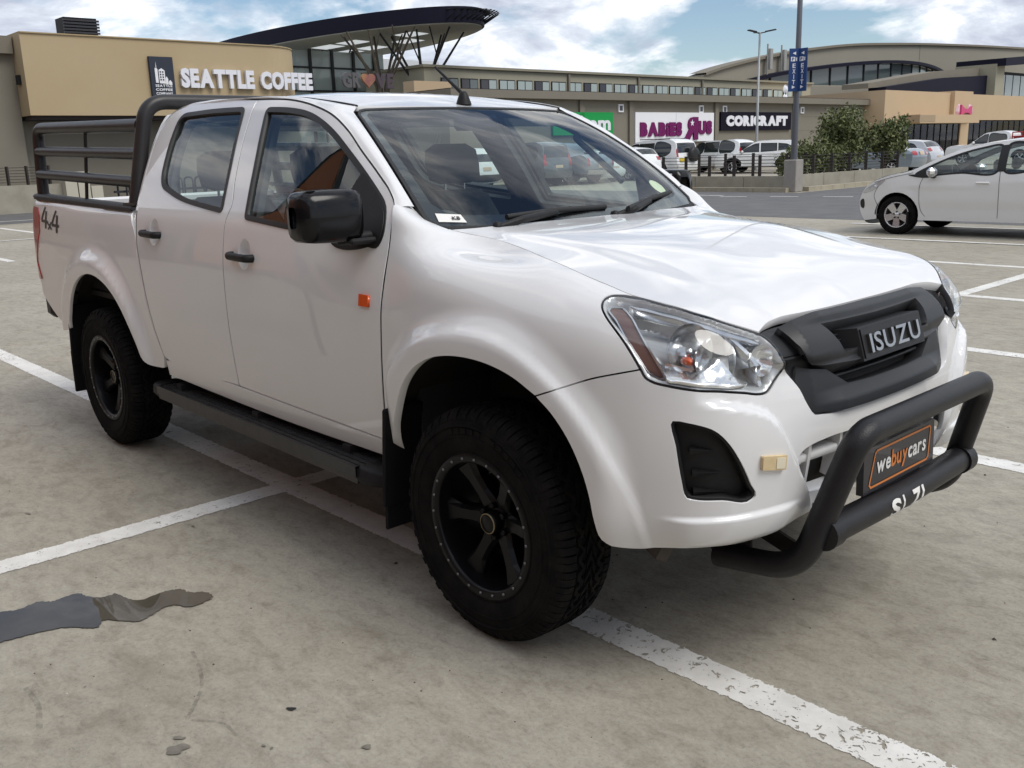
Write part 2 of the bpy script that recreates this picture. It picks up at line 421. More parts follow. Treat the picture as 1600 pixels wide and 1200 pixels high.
# per station: (inset,z) for every row
def _row(ins,zs): return np.array(list(zip(ins,zs)),float)
_lowz=[.30,.42,.50,.60,.70,.80,.88,.95]
def _cabrow(x):
    d=-.46-x; zz=_lowz+[1.02,1.08,1.14,1.20,1.258,1.305+.35*d,1.30]
    q=np.array(zz); r=_row(list(.905-(cabw(np.full_like(q,x),q)-flare(np.full_like(q,x),q))),zz); r[-1]=(.200,1.293+.66*d); return r
_st=[
 (-.60,_cabrow(-.60)),
 (-.46,_cabrow(-.46)),
 (-.34,_row([.085,.055,.035,.018,.008,.002,.001,0, .006,.014,.032,.064,.112,.17,.24],_lowz+[1.02,1.08,1.14,1.19,1.222,1.240,1.25])),
 ( .12,_row([.085,.055,.035,.018,.008,.002,.001,.002,.012,.028,.056,.09,.13,.175,.24],_lowz+[1.01,1.06,1.105,1.137,1.16,1.176,1.19])),
 ( .40,_row([.085,.05,.022,.008,.002,0,.002,.006,.02,.04,.068,.098,.13,.17,.23],_lowz+[1.01,1.052,1.085,1.106,1.12,1.13,1.14])),
 ( .60,_row([.10,.06,.025,.008,.001,.002,.008,.018,.036,.060,.088,.12,.155,.20,.26],_lowz+[1.005,1.043,1.072,1.09,1.102,1.112,1.12])),
 ( .80,_row([.13,.075,.03,.008,0,.002,.012,.026,.050,.078,.108,.14,.18,.225,.28],_lowz+[1.00,1.034,1.06,1.077,1.09,1.1,1.108])),
 (1.00,_row([.15,.085,.035,.01,0,.004,.018,.038,.066,.098,.132,.168,.21,.255,.31],_lowz+[.997,1.026,1.048,1.062,1.073,1.082,1.09])),
 (1.30,_row([.17,.10,.04,.012,0,.006,.024,.050,.080,.115,.152,.19,.235,.28,.34],_lowz+[.992,1.016,1.034,1.047,1.057,1.066,1.074])),
 (1.75,_row([.17,.10,.04,.012,0,.006,.024,.050,.080,.115,.152,.19,.235,.28,.34],_lowz+[.992,1.016,1.034,1.047,1.057,1.066,1.074])),
]
_ss=np.array([a for a,_ in _st]); _tab=np.array([b for _,b in _st])   # S x V x 2
_VM=spline_mat(_v)
def shellF(s,v):
    s=np.asarray(s,float); v=np.asarray(v,float); shp=s.shape; sf=s.ravel(); vf=v.ravel()
    sm=np.where(sf>S_FRONT,2*S_FRONT-sf,sf)
    rows=ncs(_ss,_tab.reshape(len(_ss),-1),sm).reshape(len(sf),len(_v),2)
    V=np.array(_v); M=np.einsum('ij,njk->nik',_VM,rows); k=np.arange(len(vf))
    i=np.clip(np.searchsorted(_v,vf)-1,0,len(_v)-2); h=V[i+1]-V[i]; a=((V[i+1]-vf)/h)[:,None]; b=((vf-V[i])/h)[:,None]; h=h[:,None]
    q=a*rows[k,i]+b*rows[k,i+1]+(a**3-a)*h*h/6*M[k,i]+(b**3-b)*h*h/6*M[k,i+1]
    p,n=plan(sf)
    q=q+0
    q[:,0]+=bump_relief(sm,vf)
    ins=q[:,0]-flare(np.where(sm<.6,p[:,0],9),q[:,1])*(1-sstep(.48,.62,sm))-np.where(sm<.75,band(p[:,0],q[:,1]),0)
    out=np.stack([p[:,0]-n[:,0]*ins,-(p[:,1]-n[:,1]*ins),q[:,1]],-1)
    return out.reshape(shp+(3,))

def bump_relief(s,v):
    """centre of the bumper set back behind a soft ridge, lower lip pushed out"""
    R_=np.array([(1.30,.36),(1.22,.44),(1.137,.571),(1.054,.685),(1.022,.744),(.99,.79),(.955,.821),(.905,.842),(.84,.856),(.76,.868),(.66,.88)])
    d=np.full(np.shape(s),9.); sg=np.ones(np.shape(s))
    for p,q in zip(R_[:-1],R_[1:]):
        w=q-p; t=np.clip(((s-p[0])*w[0]+(v-p[1])*w[1])/(w@w),0,1); dx,dy=s-p[0]-t*w[0],v-p[1]-t*w[1]; dd=np.hypot(dx,dy); cr=w[0]*(v-p[1])-w[1]*(s-p[0]); k=dd<d; d=np.where(k,dd,d); sg=np.where(k,-np.sign(cr),sg)
    c=sstep(-.014,.014,d*sg)*sstep(.72,.84,s)*(1-sstep(.90,.95,v))
    lip=sstep(.562,.542,v)*sstep(.44,.49,v)*sstep(.62,.76,s)*(1-sstep(1.0,1.12,s))
    return .024*c-.019*lip
# ================================================================== materials in use
def paint_white(name,base=(.74,.745,.75)):
    """white car paint under clear coat, with road dust towards no particular place"""
    m=mat(name,base,.45,spec=.2,coat=1,coat_rough=.012,noise=.12,nscale=2.2,ncol=(.67,.665,.655),rvar=.05)
    return m
PAINT=paint_white('white_paint')
PLAS=mat('black_plastic',(.010,.010,.011),.5,spec=.3,noise=.5,nscale=30,ncol=(.018,.018,.019),bump=.08,bscale=400)
GRIL=mat('grille_plastic',(.016,.017,.019),.42,spec=.4,noise=.4,nscale=8,ncol=(.026,.027,.03),bump=.05,bscale=500)
GLOSSB=mat('gloss_black',(.005,.005,.006),.16,spec=.35)
DARK=mat('underside_black',(.012,.011,.011),.8,noise=.6,nscale=6,ncol=(.03,.025,.02))
RUB=mat('tyre_rubber',(.006,.006,.0065),.8,spec=.10,noise=.7,nscale=14,ncol=(.018,.0165,.015),bump=.25,bscale=90)
SEAL=mat('rubber_seal',(.012,.012,.013),.5)
RIM=mat('rim_black',(.004,.004,.005),.30,spec=.28,coat=0,noise=.3,nscale=12,ncol=(.009,.0085,.009))
STEEL=mat('bolt_steel',(.22,.22,.23),.4,metal=1)
CHR=mat('chrome',(.85,.86,.87),.08,metal=1)
CHRS=mat('satin_chrome',(.62,.63,.65),.22,metal=1)
REFL=mat('lamp_reflector',(.90,.91,.92),.18,metal=.85)
POWD=mat('powder_coat_black',(.008,.008,.010),.40,spec=.42,noise=.5,nscale=9,ncol=(.018,.017,.018),bump=.18,bscale=260)
RAILM=mat('rail_black',(.014,.013,.014),.40,spec=.5,noise=.5,nscale=7,ncol=(.026,.024,.024))
GLS=glass('windscreen_glass',(.87,.95,.925)); GLSS=glass('side_glass',(.80,.88,.85)); LENS=glass('lamp_lens',(.93,.94,.94),ior=1.42)
RED=mat('red_lens',(.35,.012,.02),.12,coat=.8); ORANGE=mat('orange_lens',(.75,.10,.01),.2,coat=.5); AMBER=mat('cream_lens',(.66,.52,.30),.25,coat=.5,noise=.4,nscale=60,ncol=(.5,.38,.2))
SEATM=mat('seat_fabric',(.035,.04,.043),.85,noise=.4,nscale=60); TRIM=mat('cabin_trim',(.045,.05,.055),.6); LINING=mat('roof_lining',(.35,.36,.35),.9)
WHITEP=mat('white_print',(.78,.77,.74),.5); BLKP=mat('black_print',(.01,.01,.012),.45); ORP=mat('orange_print',(.62,.20,.045),.45)
# ================================================================== pickup
TL='white double cab pickup with black bull bar and cargo rails, large in the foreground'
TRUCK=empty('pickup_truck',(-1.6,0,0),0,TL,'pickup truck')
TRUCK.location=(0,0,0)
T=TRUCK
# ---- outlines of the pressings, in the coordinates of their surfaces
DF=[(-1.706,1.752),(-1.60,1.747),(-1.375,1.729),(-1.193,1.698),(-1.047,1.656),(-.93,1.599),(-.81,1.521),(-.668,1.434),(-.585,1.382),(-.538,1.341),(-.512,1.291),(-.498,1.241),(-.487,1.08),(-.493,.92),(-.511,.722),(-.533,.535)]
DS=[(-1.706,1.752),(-1.685,1.66),(-1.650,1.53),(-1.612,1.41),(-1.578,1.318),(-1.592,1.275),(-1.597,1.15),(-1.590,.97),(-1.587,.78),(-1.588,.565)]
RR=[(-1.706,1.752),(-1.996,1.768),(-2.25,1.774),(-2.43,1.765),(-2.53,1.735),(-2.578,1.68),(-2.585,1.60),(-2.567,1.49),(-2.545,1.38),(-2.522,1.28),(-2.505,1.19),(-2.490,1.11),(-2.462,1.02),(-2.423,.843),(-2.385,.70),(-2.345,.592)]
fdoor=np.concatenate([cr_path(DF),cr_path([(-.533,.535),(-1.05,.551),(-1.588,.565)])[1:],cr_path(DS)[::-1][1:-1]])
rdoor=np.concatenate([cr_path(RR),cr_path([(-2.345,.592),(-2.30,.578),(-1.588,.565)])[1:],cr_path(DS)[::-1][1:-1]])
RW=[(-1.786,1.715),(-2.047,1.727),(-2.309,1.726),(-2.39,1.714),(-2.425,1.678),(-2.415,1.615),(-2.392,1.535),(-2.366,1.455),(-2.330,1.408),(-2.255,1.372),(-2.091,1.339),(-1.879,1.315),(-1.69,1.298),(-1.648,1.308),(-1.664,1.401),(-1.694,1.504),(-1.730,1.61),(-1.758,1.695)]
FW=[(-1.428,1.285),(-1.44,1.335),(-1.469,1.439),(-1.514,1.564),(-1.562,1.680),(-1.552,1.703),(-1.503,1.705),(-1.382,1.697),(-1.23,1.679),(-1.118,1.652),(-1.002,1.608),(-.882,1.545),(-.769,1.482),(-.659,1.417),(-.563,1.359),(-.525,1.326),(-.505,1.270),(-.512,1.222),(-.545,1.206),(-.789,1.226),(-1.141,1.256),(-1.39,1.277)]
def rpoly(pts,step=.02):
    P=[np.array(p[:2],float) for p in pts]; out=[]; n=len(P)
    for i in range(n):
        a=P[i-1]-P[i]; b=P[(i+1)%n]-P[i]; la,lb=np.linalg.norm(a),np.linalg.norm(b); d=min(pts[i][2],la*.49,lb*.49); p0=P[i]+a/la*d; p1=P[i]+b/lb*d; k=max(3,int(d*2/step))
        for j in range(k+1):
            t=j/k; out.append(p0*(1-t)**2+P[i]*2*t*(1-t)+p1*t*t)
    out=np.array(out); r=[]
    for i in range(len(out)):
        q=out[(i+1)%len(out)]; m=max(1,int(np.linalg.norm(q-out[i])/step)); r+=[out[i]+(q-out[i])*j/m for j in range(m)]
    return clean(r,.003)
rwin=rpoly([(-1.768,1.7205,.035),(-2.06,1.7285,.25),(-2.425,1.724,.075),(-2.398,1.56,.3),(-2.350,1.398,.085),(-2.09,1.337,.3),(-1.87,1.313,.3),(-1.640,1.293,.03),(-1.690,1.49,.2)])
fwin=rpoly([(-1.432,1.274,.02),(-1.500,1.53,.2),(-1.574,1.709,.035),(-1.38,1.699,.2),(-1.19,1.673,.25),(-1.015,1.608,.3),(-.805,1.483,.4),(-.572,1.338,.06),(-.531,1.250,.05),(-.549,1.200,.03),(-.81,1.2275,.4)])
G_=.0042
def dome(hx,hz):
    th=np.linspace(0,2*np.pi,28,endpoint=False); return np.stack([hx+.012+.052*np.cos(th),hz+.006+.062*np.sin(th)],1)
dF,dR=dome(-1.425,1.132),dome(-2.312,1.186)
fd=panel('front_door',sideC,offs(fdoor,G_),PAINT,T,holes=[fwin,dF],depth=.035,step=.022)
rd=panel('rear_door',sideC,offs(rdoor,G_),PAINT,T,holes=[rwin,dR],depth=.035,step=.022)
for dd,win,in_nm in ((fd,fwin,'front'),(rd,rwin,'rear')):
    for o in dd: o['label']=f'white {in_nm} door'
    panel('window_seal',sideC,offs(win,-.003),SEAL,dd,holes=[offs(win,.017)],lift=.003,depth=.03)
    panel('window_glass',sideC,offs(win,.010),GLSS,dd,lift=-.008,rim=False,step=.05)
    panel('door_trim',sideC,offs(fdoor if in_nm=='front' else rdoor,.012),TRIM,dd,holes=[offs(win,-.004)],lift=-.05,depth=.03,step=.06)
# mirror sail
sail=cr_path([(-.82,1.234),(-.81,1.29),(-.78,1.40),(-.760,1.443),(-.70,1.409),(-.61,1.352),(-.574,1.320),(-.545,1.268),(-.549,1.222),(-.58,1.209)],closed=True)
panel('mirror_sail',sideC,offs(sail,.001),PLAS,fd,lift=.006,depth=.02)
# door handles with their round recess
for hx,hz,dd in ((-1.425,1.132,fd),(-2.312,1.186,rd)):
    dm=dome(hx,hz)
    cup=lambda u,v,hx=hx,hz=hz:(lambda P,k:np.stack([P[...,0],P[...,1]+.020*k,P[...,2]],-1))(sideC(u,v),np.clip(1-np.hypot((u-hx-.012)/.052,(v-hz-.006)/.062)**2,0,1))
    for o,sd in zip(dd,(1,-1)):
        pass
    panel('handle_recess',cup,dm,PAINT,dd,step=.008,rim=False)
    for o,sd in zip(dd,(1,-1)):
        b=MB(); y0=-(float(cabw(np.array([hx]),np.array([hz]))[0]))
        pth=bend_path([(hx-.085,y0+.012,hz-.004),(hx-.078,y0-.030,hz-.003),(hx+.078,y0-.030,hz-.006),(hx+.088,y0+.012,hz-.007)],.022,5)
        pth=[(p[0],p[1]*sd,p[2]) for p in pth]
        vs=[];fs=[];n=10
        b.tube(pth,[.013]*len(pth),10)
        q=b.build('door_handle',PLAS,o)
        co=[v for v in q.data.vertices]
        for v in co: v.co.z=hz-.005+(v.co.z-hz+.005)*1.25
for nm_,pts_ in (('front',DF),('split',DS),('rear',RR)):
    q=cr_path(pts_); 
    for sd in (1,-1):
        rows=[]
        for o_ in (-.006,.006):
            t_=np.gradient(q,axis=0); t_/=np.linalg.norm(t_,axis=1,keepdims=True); qq=q+np.stack([-t_[:,1],t_[:,0]],1)*o_; P=sideC(qq[:,0],qq[:,1]); P[:,1]+=.003; P[:,2]-=.001*(qq[:,1]>1.5); rows.append(P*[1,sd,1])
        MB().grid(np.array(rows),True).build('shut_line_shade',SEAL,T)  # black strip just under the skin, painting the shade inside the door gaps
# ---- sill
sill=np.concatenate([cr_path([(-.534,.530),(-1.05,.546),(-1.588,.560),(-2.33,.574)]),cr_path([(-2.34,.50),(-1.4,.475),(-.545,.470)])])
panel('sill_panel',sideC,sill,PAINT,T,depth=.05,step=.03)
# ---- front fender
def sF(pts): return np.array(pts,float)
seam=cr_path([(-.372,1.446),(-.22,1.468),(-.05,1.448),(.083,1.419),(.23,1.401),(.373,1.375),(.492,1.315)])
HL=[(.499,1.312),(.463,1.308),(.432,1.284),(.420,1.243),(.423,1.195),(.437,1.157),(.459,1.124),(.507,1.068),(.546,1.018),(.576,.974),(.592,.949),(.606,.928),(.628,.917),(.668,.909),(.747,.898),(.814,.889),(.892,.879),(.945,.8695),(.968,.870),(1.004,.893),(1.041,.923),(1.033,.953),(1.018,1.004),(1.003,1.045),(.985,1.066),(.95,1.090),(.873,1.142),(.706,1.225),(.596,1.273)]
hl=cr_path(HL,.012,closed=True)
arch=cr_path([(-.475,.500),(-.425,.590),(-.36,.712),(-.311,.787),(-.246,.849),(-.16,.893),(-.078,.912),(.021,.918),(.119,.910),(.212,.889),(.298,.852)])
arch2=cr_path([(.298,.852),(.354,.811),(.407,.752),(.446,.678),(.469,.598),(.479,.525),(.492,.470),(.515,.453)])
fseam=cr_path([(.298,.852),(.362,.878),(.456,.913),(.522,.931),(.592,.949)])
dfr=[(-.534,1.365),(-.509,1.32),(-.495,1.248),(-.484,1.08),(-.490,.92),(-.509,.722),(-.531,.535),(-.538,.475)]
fender=np.concatenate([cr_path(dfr),arch[:],fseam[1:],cr_path(HL[10::-1],.012)[1:],seam[::-1][1:],np.array([(-.385,1.4465),(-.40,1.4475),(-.42,1.448),(-.44,1.449),(-.46,1.449),(-.48,1.449),(-.50,1.449),(-.52,1.449),(-.536,1.447),(-.536,1.42),(-.535,1.39)])])
panel('front_fender',shellF,offs(fender,.0026),PAINT,T,step=.0105,depth=.03)
# ---- bonnet, a plate spanned over its own rim
def E(pts): p=np.array(pts); return shellF(p[:,0],p[:,1])
SFM=S_FRONT
GT=[(.985,1.066),(1.01,1.085),(1.045,1.108),(1.12,1.133),(1.25,1.144),(1.40,1.150),(SFM,1.152)]
rim_seam=E(seam); rim_hl=E(cr_path(HL[24:]+[HL[0]],.02)[::-1]); rim_gr=E(cr_path(GT,.02))
rear=cr_path([(-.372,float(rim_seam[0][1])),(-.352,-.60),(-.335,-.40),(-.322,-.2),(-.318,0)],.03)
right=np.concatenate([rear[::-1],rim_seam[:,:2],rim_hl[1:,:2],rim_gr[1:,:2]])      # from rear centre to front centre
hood_out=np.concatenate([right,(right*[1,-1])[::-1][1:-1]])
ctl=[(p[0],p[1],p[2]) for p in np.concatenate([rim_seam[::3],rim_hl[::3],rim_gr[::3]])]
ctl+=[(-.352,-.60,1.2575),(-.335,-.40,1.259),(-.322,-.2,1.259),(-.318,0,1.259)]
ctl+=[(.12,0,1.217),(.12,-.40,1.213),(.42,0,1.156),(.42,-.38,1.150),(.62,0,1.093),(.62,-.30,1.091)]
ctl=np.array(ctl); ctl=np.concatenate([ctl,ctl[ctl[:,1]<-1e-3]*[1,-1,1]])
def tps_fit(c):
    d=np.hypot(c[:,None,0]-c[None,:,0],c[:,None,1]-c[None,:,1]); K=d**3; Pm=np.c_[np.ones(len(c)),c[:,:2]]
    A=np.block([[K+6e-4*np.eye(len(c)),Pm],[Pm.T,np.zeros((3,3))]]); return np.linalg.solve(A,np.r_[c[:,2],0,0,0])
_tw=tps_fit(ctl)
def hoodz(x,y):
    d=np.hypot(x[...,None]-ctl[:,0],y[...,None]-ctl[:,1]); return d**3@_tw[:len(ctl)]+_tw[len(ctl)]+_tw[-2]*x+_tw[-1]*y
def hoodf(x,y):
    x=np.asarray(x,float); y=np.asarray(y,float); z=hoodz(x,y)
    yc=.56-.10*np.clip((x+.35)/1.05,0,1); a=np.abs(y)
    z=z+.006*(1-sstep(yc-.05,yc+.05,a))*sstep(-.36,-.1,x)*(1-sstep(.15,.66,x))
    return np.stack([x,y,z],-1)
panel('bonnet',hoodf,offs(hood_out,.003),PAINT,T,side=1,step=.024,depth=.03,center=(0,0,.6))
# ---- front bumper, both sides in one moulding
FOG=[(.683,.823),(.722,.819),(.753,.812),(.782,.802),(.802,.789),(.822,.769),(.84,.746),(.859,.716),(.878,.682),(.899,.641),(.918,.604),(.911,.596),(.819,.603),(.738,.609),(.722,.613),(.715,.625),(.710,.648),(.703,.684),(.692,.753)]
LG=[(1.142,.560),(1.118,.60),(1.094,.648),(1.086,.672),(1.100,.690),(1.13,.700),(1.20,.708),(1.34,.708),(SFM,.708)]
LGb=[(SFM,.548),(1.35,.548),(1.17,.555)]
ms=lambda P:np.stack([2*SFM-np.asarray(P)[:,0],np.asarray(P)[:,1]],1)
GS=[(1.041,.923),(1.066,.898),(1.098,.862),(1.120,.822),(1.150,.786),(1.20,.778),(1.35,.774),(SFM,.773)]
bbot=cr_path([(.515,.453),(.56,.447),(.68,.455),(.80,.462),(.92,.458),(1.05,.470),(1.18,.500),(1.3,.512),(SFM,.514)])
btop=np.concatenate([cr_path(GS)[::-1],cr_path(HL[10:21],.012)[::-1][1:-1],fseam[::-1]])
bhalf=np.concatenate([bbot[::-1],arch2[::-1][1:],fseam[1:],cr_path(HL[10:21],.012)[1:],cr_path(GS)[1:]])
bump=np.concatenate([bhalf,ms(bhalf)[::-1][1:-1]])
fog=cr_path(FOG,closed=True); lgh=cr_path(LG+LGb,.02,closed=False); lgh=np.concatenate([cr_path(LG),cr_path(LGb)[1:]]); lgr=np.concatenate([cr_path(LG),cr_path([(1.142,.560)]+LGb[::-1])[::-1][1:-1]])
lgfull=np.concatenate([cr_path(LG),ms(cr_path(LG))[::-1][1:],ms(cr_path(LGb))[::-1][:-1][::-1][::-1],cr_path(LGb)[::1]]) if False else None
top=cr_path(LG); bot=cr_path([(SFM,.548),(1.35,.548),(1.19,.552),(1.142,.560)])
lgfull=np.concatenate([top,ms(top)[::-1][1:],ms(bot)[::-1][1:],bot[1:-1]])
BUMP=panel('front_bumper',shellF,offs(bump,.002),PAINT,T,holes=[fog,ms(fog)[::-1],lgfull],side=1,step=.0105,depth=.045)[0]
# fog blanks: recessed black boxes with three vanes
def shell_n(s,v):
    e=1e-4; P=shellF(s,v); n=np.cross(shellF(s+e,v)-P,shellF(s,v+e)-P); n/=np.linalg.norm(n,axis=-1,keepdims=True)+1e-12
    return P,n*np.where((n*(P-np.array([.2,0,.7]))).sum(-1,keepdims=True)<0,-1,1)
def recess(poly,d0,w):
    def f(u,v):
        u=np.asarray(u,float); v=np.asarray(v,float); P,n=shell_n(u,v); d=seg_dist(poly,np.stack([u.ravel(),v.ravel()],1)).reshape(u.shape)
        return P-n*(d0*sstep(0,w,d))[...,None]
    return f
fo=panel('fog_light_blank',shellF,offs(fog,-.004),PLAS,[BUMP,BUMP],step=.03,lift=-.038,rim=False)
panel('fog_surround',shellF,fog,PLAS,[BUMP,BUMP],holes=[offs(fog,.007)],step=.03,lift=-.006,depth=.03)
for o,sd in zip(fo,(1,-1)):
    o.parent=BUMP
    for s0,s1,v0,v1 in ((.728,.80,.748,.735),(.736,.825,.683,.672),(.740,.865,.630,.612)):
        P,n=shell_n(np.array([s0,s1,s1,s0]),np.array([v0,v1,v1-.004,v0-.018])); A=P-n*np.array([.006,.038,.038,.018])[:,None]; B=P-n*.05
        vs=[tuple(a*[1,sd,1]) for a in np.concatenate([A,B])]
        MB().add(vs,[(0,1,2,3),(0,4,5,1),(1,5,6,2),(2,6,7,3),(3,7,4,0)]).build('fog_vane',PLAS,o,fix=True)
# lower intake: dark box and white bars
panel('intake_backing',lambda u,v:(lambda Pn:Pn[0]-Pn[1]*.07)(shell_n(np.asarray(u,float),np.asarray(v,float))),offs(lgfull,-.02),DARK,BUMP,side=1,step=.05,rim=False)
def bar_on_shell(name,s0,s1,vfun,h,d,m,parent,n=24,lift=-.02):
    s=np.linspace(s0,s1,n); v=vfun(s); rows=[]
    for dv,dl in ((-h/2,lift-d),(-h/2,lift-.004),(-h/2+.004,lift),(h/2-.004,lift),(h/2,lift-.004),(h/2,lift-d)):
        P,nn=shell_n(s,v+dv); rows.append(P+nn*dl)
    return MB().grid(np.array(rows),True,flip=True).build(name,m,parent,fix=True)
bar_on_shell('intake_bar',1.09,2*SFM-1.09,lambda s:np.full_like(s,.652),.026,.05,PAINT,BUMP)
for s_ in (1.155,1.30,SFM,2*SFM-1.30,2*SFM-1.155):
    v=np.linspace(.555,.703,8); rows=[]
    for ds,dl in ((-.006,-.06),(-.006,-.016),(.006,-.016),(.006,-.06)):
        P,nn=shell_n(np.full_like(v,s_+ds),v); rows.append(P+nn*dl)
    MB().grid(np.array(rows),False).build('intake_strut',PAINT,BUMP,fix=True)
# small square marker lamps
for sd in (1,-1):
    mk=np.array([(.923,.717),(1.002,.708),(1.002,.668),(.923,.680)]); 
    mkp=cr_path(mk,.01) if False else mk
    a=panel('marker_lamp',shellF,clean(np.concatenate([np.linspace(mk[i],mk[(i+1)%4],6)[:-1] for i in range(4)])),AMBER,BUMP,side=sd,lift=.011,depth=.014,step=.02)[0]
    mk2=np.array([(.966,.7075),(.996,.7040),(.996,.6735),(.966,.678)])
    panel('marker_window',shellF,clean(np.concatenate([np.linspace(mk2[i],mk2[(i+1)%4],5)[:-1] for i in range(4)])),mat('pale_lens',(.74,.68,.52),.2,coat=.5),a,side=sd,lift=.0125,depth=.003,step=.02)
# ---- headlights
hlt=panel('headlight',recess(hl,.085,.06),offs(hl,.003),mat('lamp_housing',(.66,.67,.68),.30,metal=.35),T,step=.012,lift=-.004,rim=False)
panel('lens',shellF,offs(hl,.004),LENS,hlt,lift=.001,step=.02,depth=.01)
panel('lamp_gasket',shellF,offs(hl,.0015),SEAL,hlt,holes=[offs(hl,.0045)],lift=-.0005,depth=.02,step=.03)
strip=cr_path([(.456,1.19),(.50,1.117),(.569,1.006),(.622,.940),(.652,.930),(.632,.97),(.563,1.087),(.522,1.158),(.482,1.204)],.012,closed=True)
panel('side_marker',shellF,strip,mat('brown_lens',(.16,.085,.075),.3,coat=.6),hlt,lift=-.016,step=.02,depth=.03)
panel('chrome_edge',shellF,offs(strip,-.006),CHRS,hlt,holes=[offs(strip,-.001)],lift=-.012,step=.02,depth=.04)
midl=np.concatenate([cr_path([(.50,1.250),(.60,1.235),(.72,1.190),(.87,1.115),(.985,1.048)]),cr_path([(.975,1.030),(.87,1.085),(.72,1.160),(.60,1.205),(.53,1.225)])])
panel('chrome_brow',shellF,midl,CHRS,hlt,lift=-.016,step=.02,depth=.03)
def lathe_at(name,prof,s,v,push,m,parents,n=40,tilt=(0,0)):
    P,nn=shell_n(np.array([s]),np.array([v])); P=P[0]-nn[0]*push; n0=Vector(nn[0]); n0=(n0*.35+Vector((.9,-.2,-.02))).normalized()
    for pr,sd in zip(parents,(1,-1)):
        b=MB().lathe(prof,n,'z'); q=n0.to_track_quat('Z','Y').to_matrix().to_4x4(); q.translation=Vector(P)
        b.v=[tuple((q@Vector(v))*Vector((1,1,1))) for v in b.v]; b.v=[(x,y*sd,z) for x,y,z in b.v]
        b.build(name,m,pr,fix=True)
bowl=[(.004,-.055),(.02,-.053),(.04,-.044),(.055,-.028),(.064,-.008),(.068,.0)]
lathe_at('reflector_bowl',bowl,.735,1.035,.030,REFL,hlt)
lathe_at('bulb_shield',[(.0,.012),(.012,.010),(.016,.002),(.016,-.035)],.735,1.035,.052,CHRS,hlt,24)
lathe_at('indicator_bulb',[(0,.016),(.009,.012),(.012,0),(.011,-.02)],.725,.985,.030,ORANGE,hlt,20)
lathe_at('reflector_bowl',[(r*.95,h) for r,h in bowl],.815,.990,.034,mat('lamp_dish',(.50,.51,.52),.16,metal=1),hlt)
lathe_at('reflector_bowl',[(r*.62,h*.6) for r,h in bowl],.965,.965,.018,REFL,hlt)
low=cr_path([(.655,.975),(.70,.968),(.78,.945),(.86,.915),(.91,.893),(.86,.893),(.78,.903),(.70,.915),(.665,.92)],.012,closed=True)
panel('lower_reflector',recess(hl,.06,.05),low,REFL,hlt,lift=.012,step=.015,depth=.02)
div=np.concatenate([cr_path([(.880,1.085),(.925,.985),(.965,.882)]),cr_path([(.978,.882),(.940,.985),(.897,1.080)])])
panel('lamp_divider',shellF,div,CHRS,hlt,lift=-.02,step=.02,depth=.05)
# ---- grille
gt=cr_path(GT)[:]; gside=cr_path(GS)
GR_out_half=np.concatenate([gt[::-1],cr_path(HL[20:25],.012)[::-1][1:-1],gside])   # front centre top -> corner -> bottom centre
gro=np.concatenate([GR_out_half,ms(GR_out_half)[::-1][1:-1]])
o1=[(SFM,1.060),(1.40,1.062),(1.262,1.062),(1.268,1.03),(1.285,.985),(1.305,.945),(1.330,.938),(1.42,.944),(SFM,.952)]
o2=[(SFM,.892),(1.40,.893),(1.245,.899),(1.262,.882),(1.300,.850),(1.335,.842),(1.45,.838),(SFM,.837)]
def full(h): h=np.concatenate([np.linspace(h[i],h[i+1],max(2,int(np.hypot(h[i+1][0]-h[i][0],h[i+1][1]-h[i][1])/.02)))[:-1] for i in range(len(h)-1)]+[np.array([h[-1]])]); return np.concatenate([h,ms(h)[::-1][1:-1]])
def on_shell(lift0,lift1,poly,w):
    def f(u,v):
        u=np.asarray(u,float); v=np.asarray(v,float); P,n=shell_n(u,v); d=seg_dist(poly,np.stack([u.ravel(),v.ravel()],1)).reshape(u.shape)
        return P+n*(lift0+(lift1-lift0)*sstep(0,w,d))[...,None]
    return f
gh=full([(SFM,1.072),(1.24,1.072),(1.305,.918),(1.225,.902),(1.325,.832),(SFM,.830)])
GRL=panel('grille',on_shell(-.030,-.034,gro,.01),offs(gro,.002),GRIL,T,holes=[gh],side=1,step=.013,depth=.04)[0]
gb=full([(SFM,1.122),(1.488,1.120),(1.232,1.113),(1.098,1.098),(1.112,1.01),(1.138,.928),(1.155,.917),(1.202,.908),(1.306,.899),(1.395,.896),(SFM,.892)])
gbh=full([(SFM,1.056),(1.46,1.058),(1.262,1.060),(1.276,1.00),(1.300,.934),(1.417,.939),(SFM,.948)])
lin=lambda x,a,b:np.clip((x-a)/(b-a),0,1)
def gbf(u,v):
    u=np.asarray(u,float); v=np.asarray(v,float); P,n=shell_n(u,v); sm=np.where(u>SFM,2*SFM-u,u)
    return P+n*(.002+.022*lin(v,.945,.897)*lin(sm,1.14,1.27)+.014*lin(v,1.062,1.085)*lin(sm,1.14,1.27)-.016*lin(sm,1.145,1.10))[...,None]
panel('grille_upper_bar',gbf,gb,GRIL,GRL,holes=[gbh],side=1,step=.011,depth=.055)
gc=full([(SFM,.838),(1.456,.838),(1.328,.842),(1.236,.894),(1.122,.910),(1.110,.885),(1.135,.825),(1.162,.786),(1.24,.779),(1.4,.777),(SFM,.777)])
def gcf(u,v):
    u=np.asarray(u,float); v=np.asarray(v,float); P,n=shell_n(u,v); sm=np.where(u>SFM,2*SFM-u,u)
    return P+n*(-.008+.026*lin(v,.838,.80)*lin(sm,1.16,1.28)-.014*lin(sm,1.165,1.12))[...,None]
panel('grille_lower_bar',gcf,gc,GRIL,GRL,side=1,step=.011,depth=.055)
panel('grille_mesh',lambda u,v:(lambda Pn:Pn[0]-Pn[1]*.065)(shell_n(np.asarray(u,float),np.asarray(v,float))),offs(gro,.02),DARK,GRL,side=1,step=.04,rim=False)
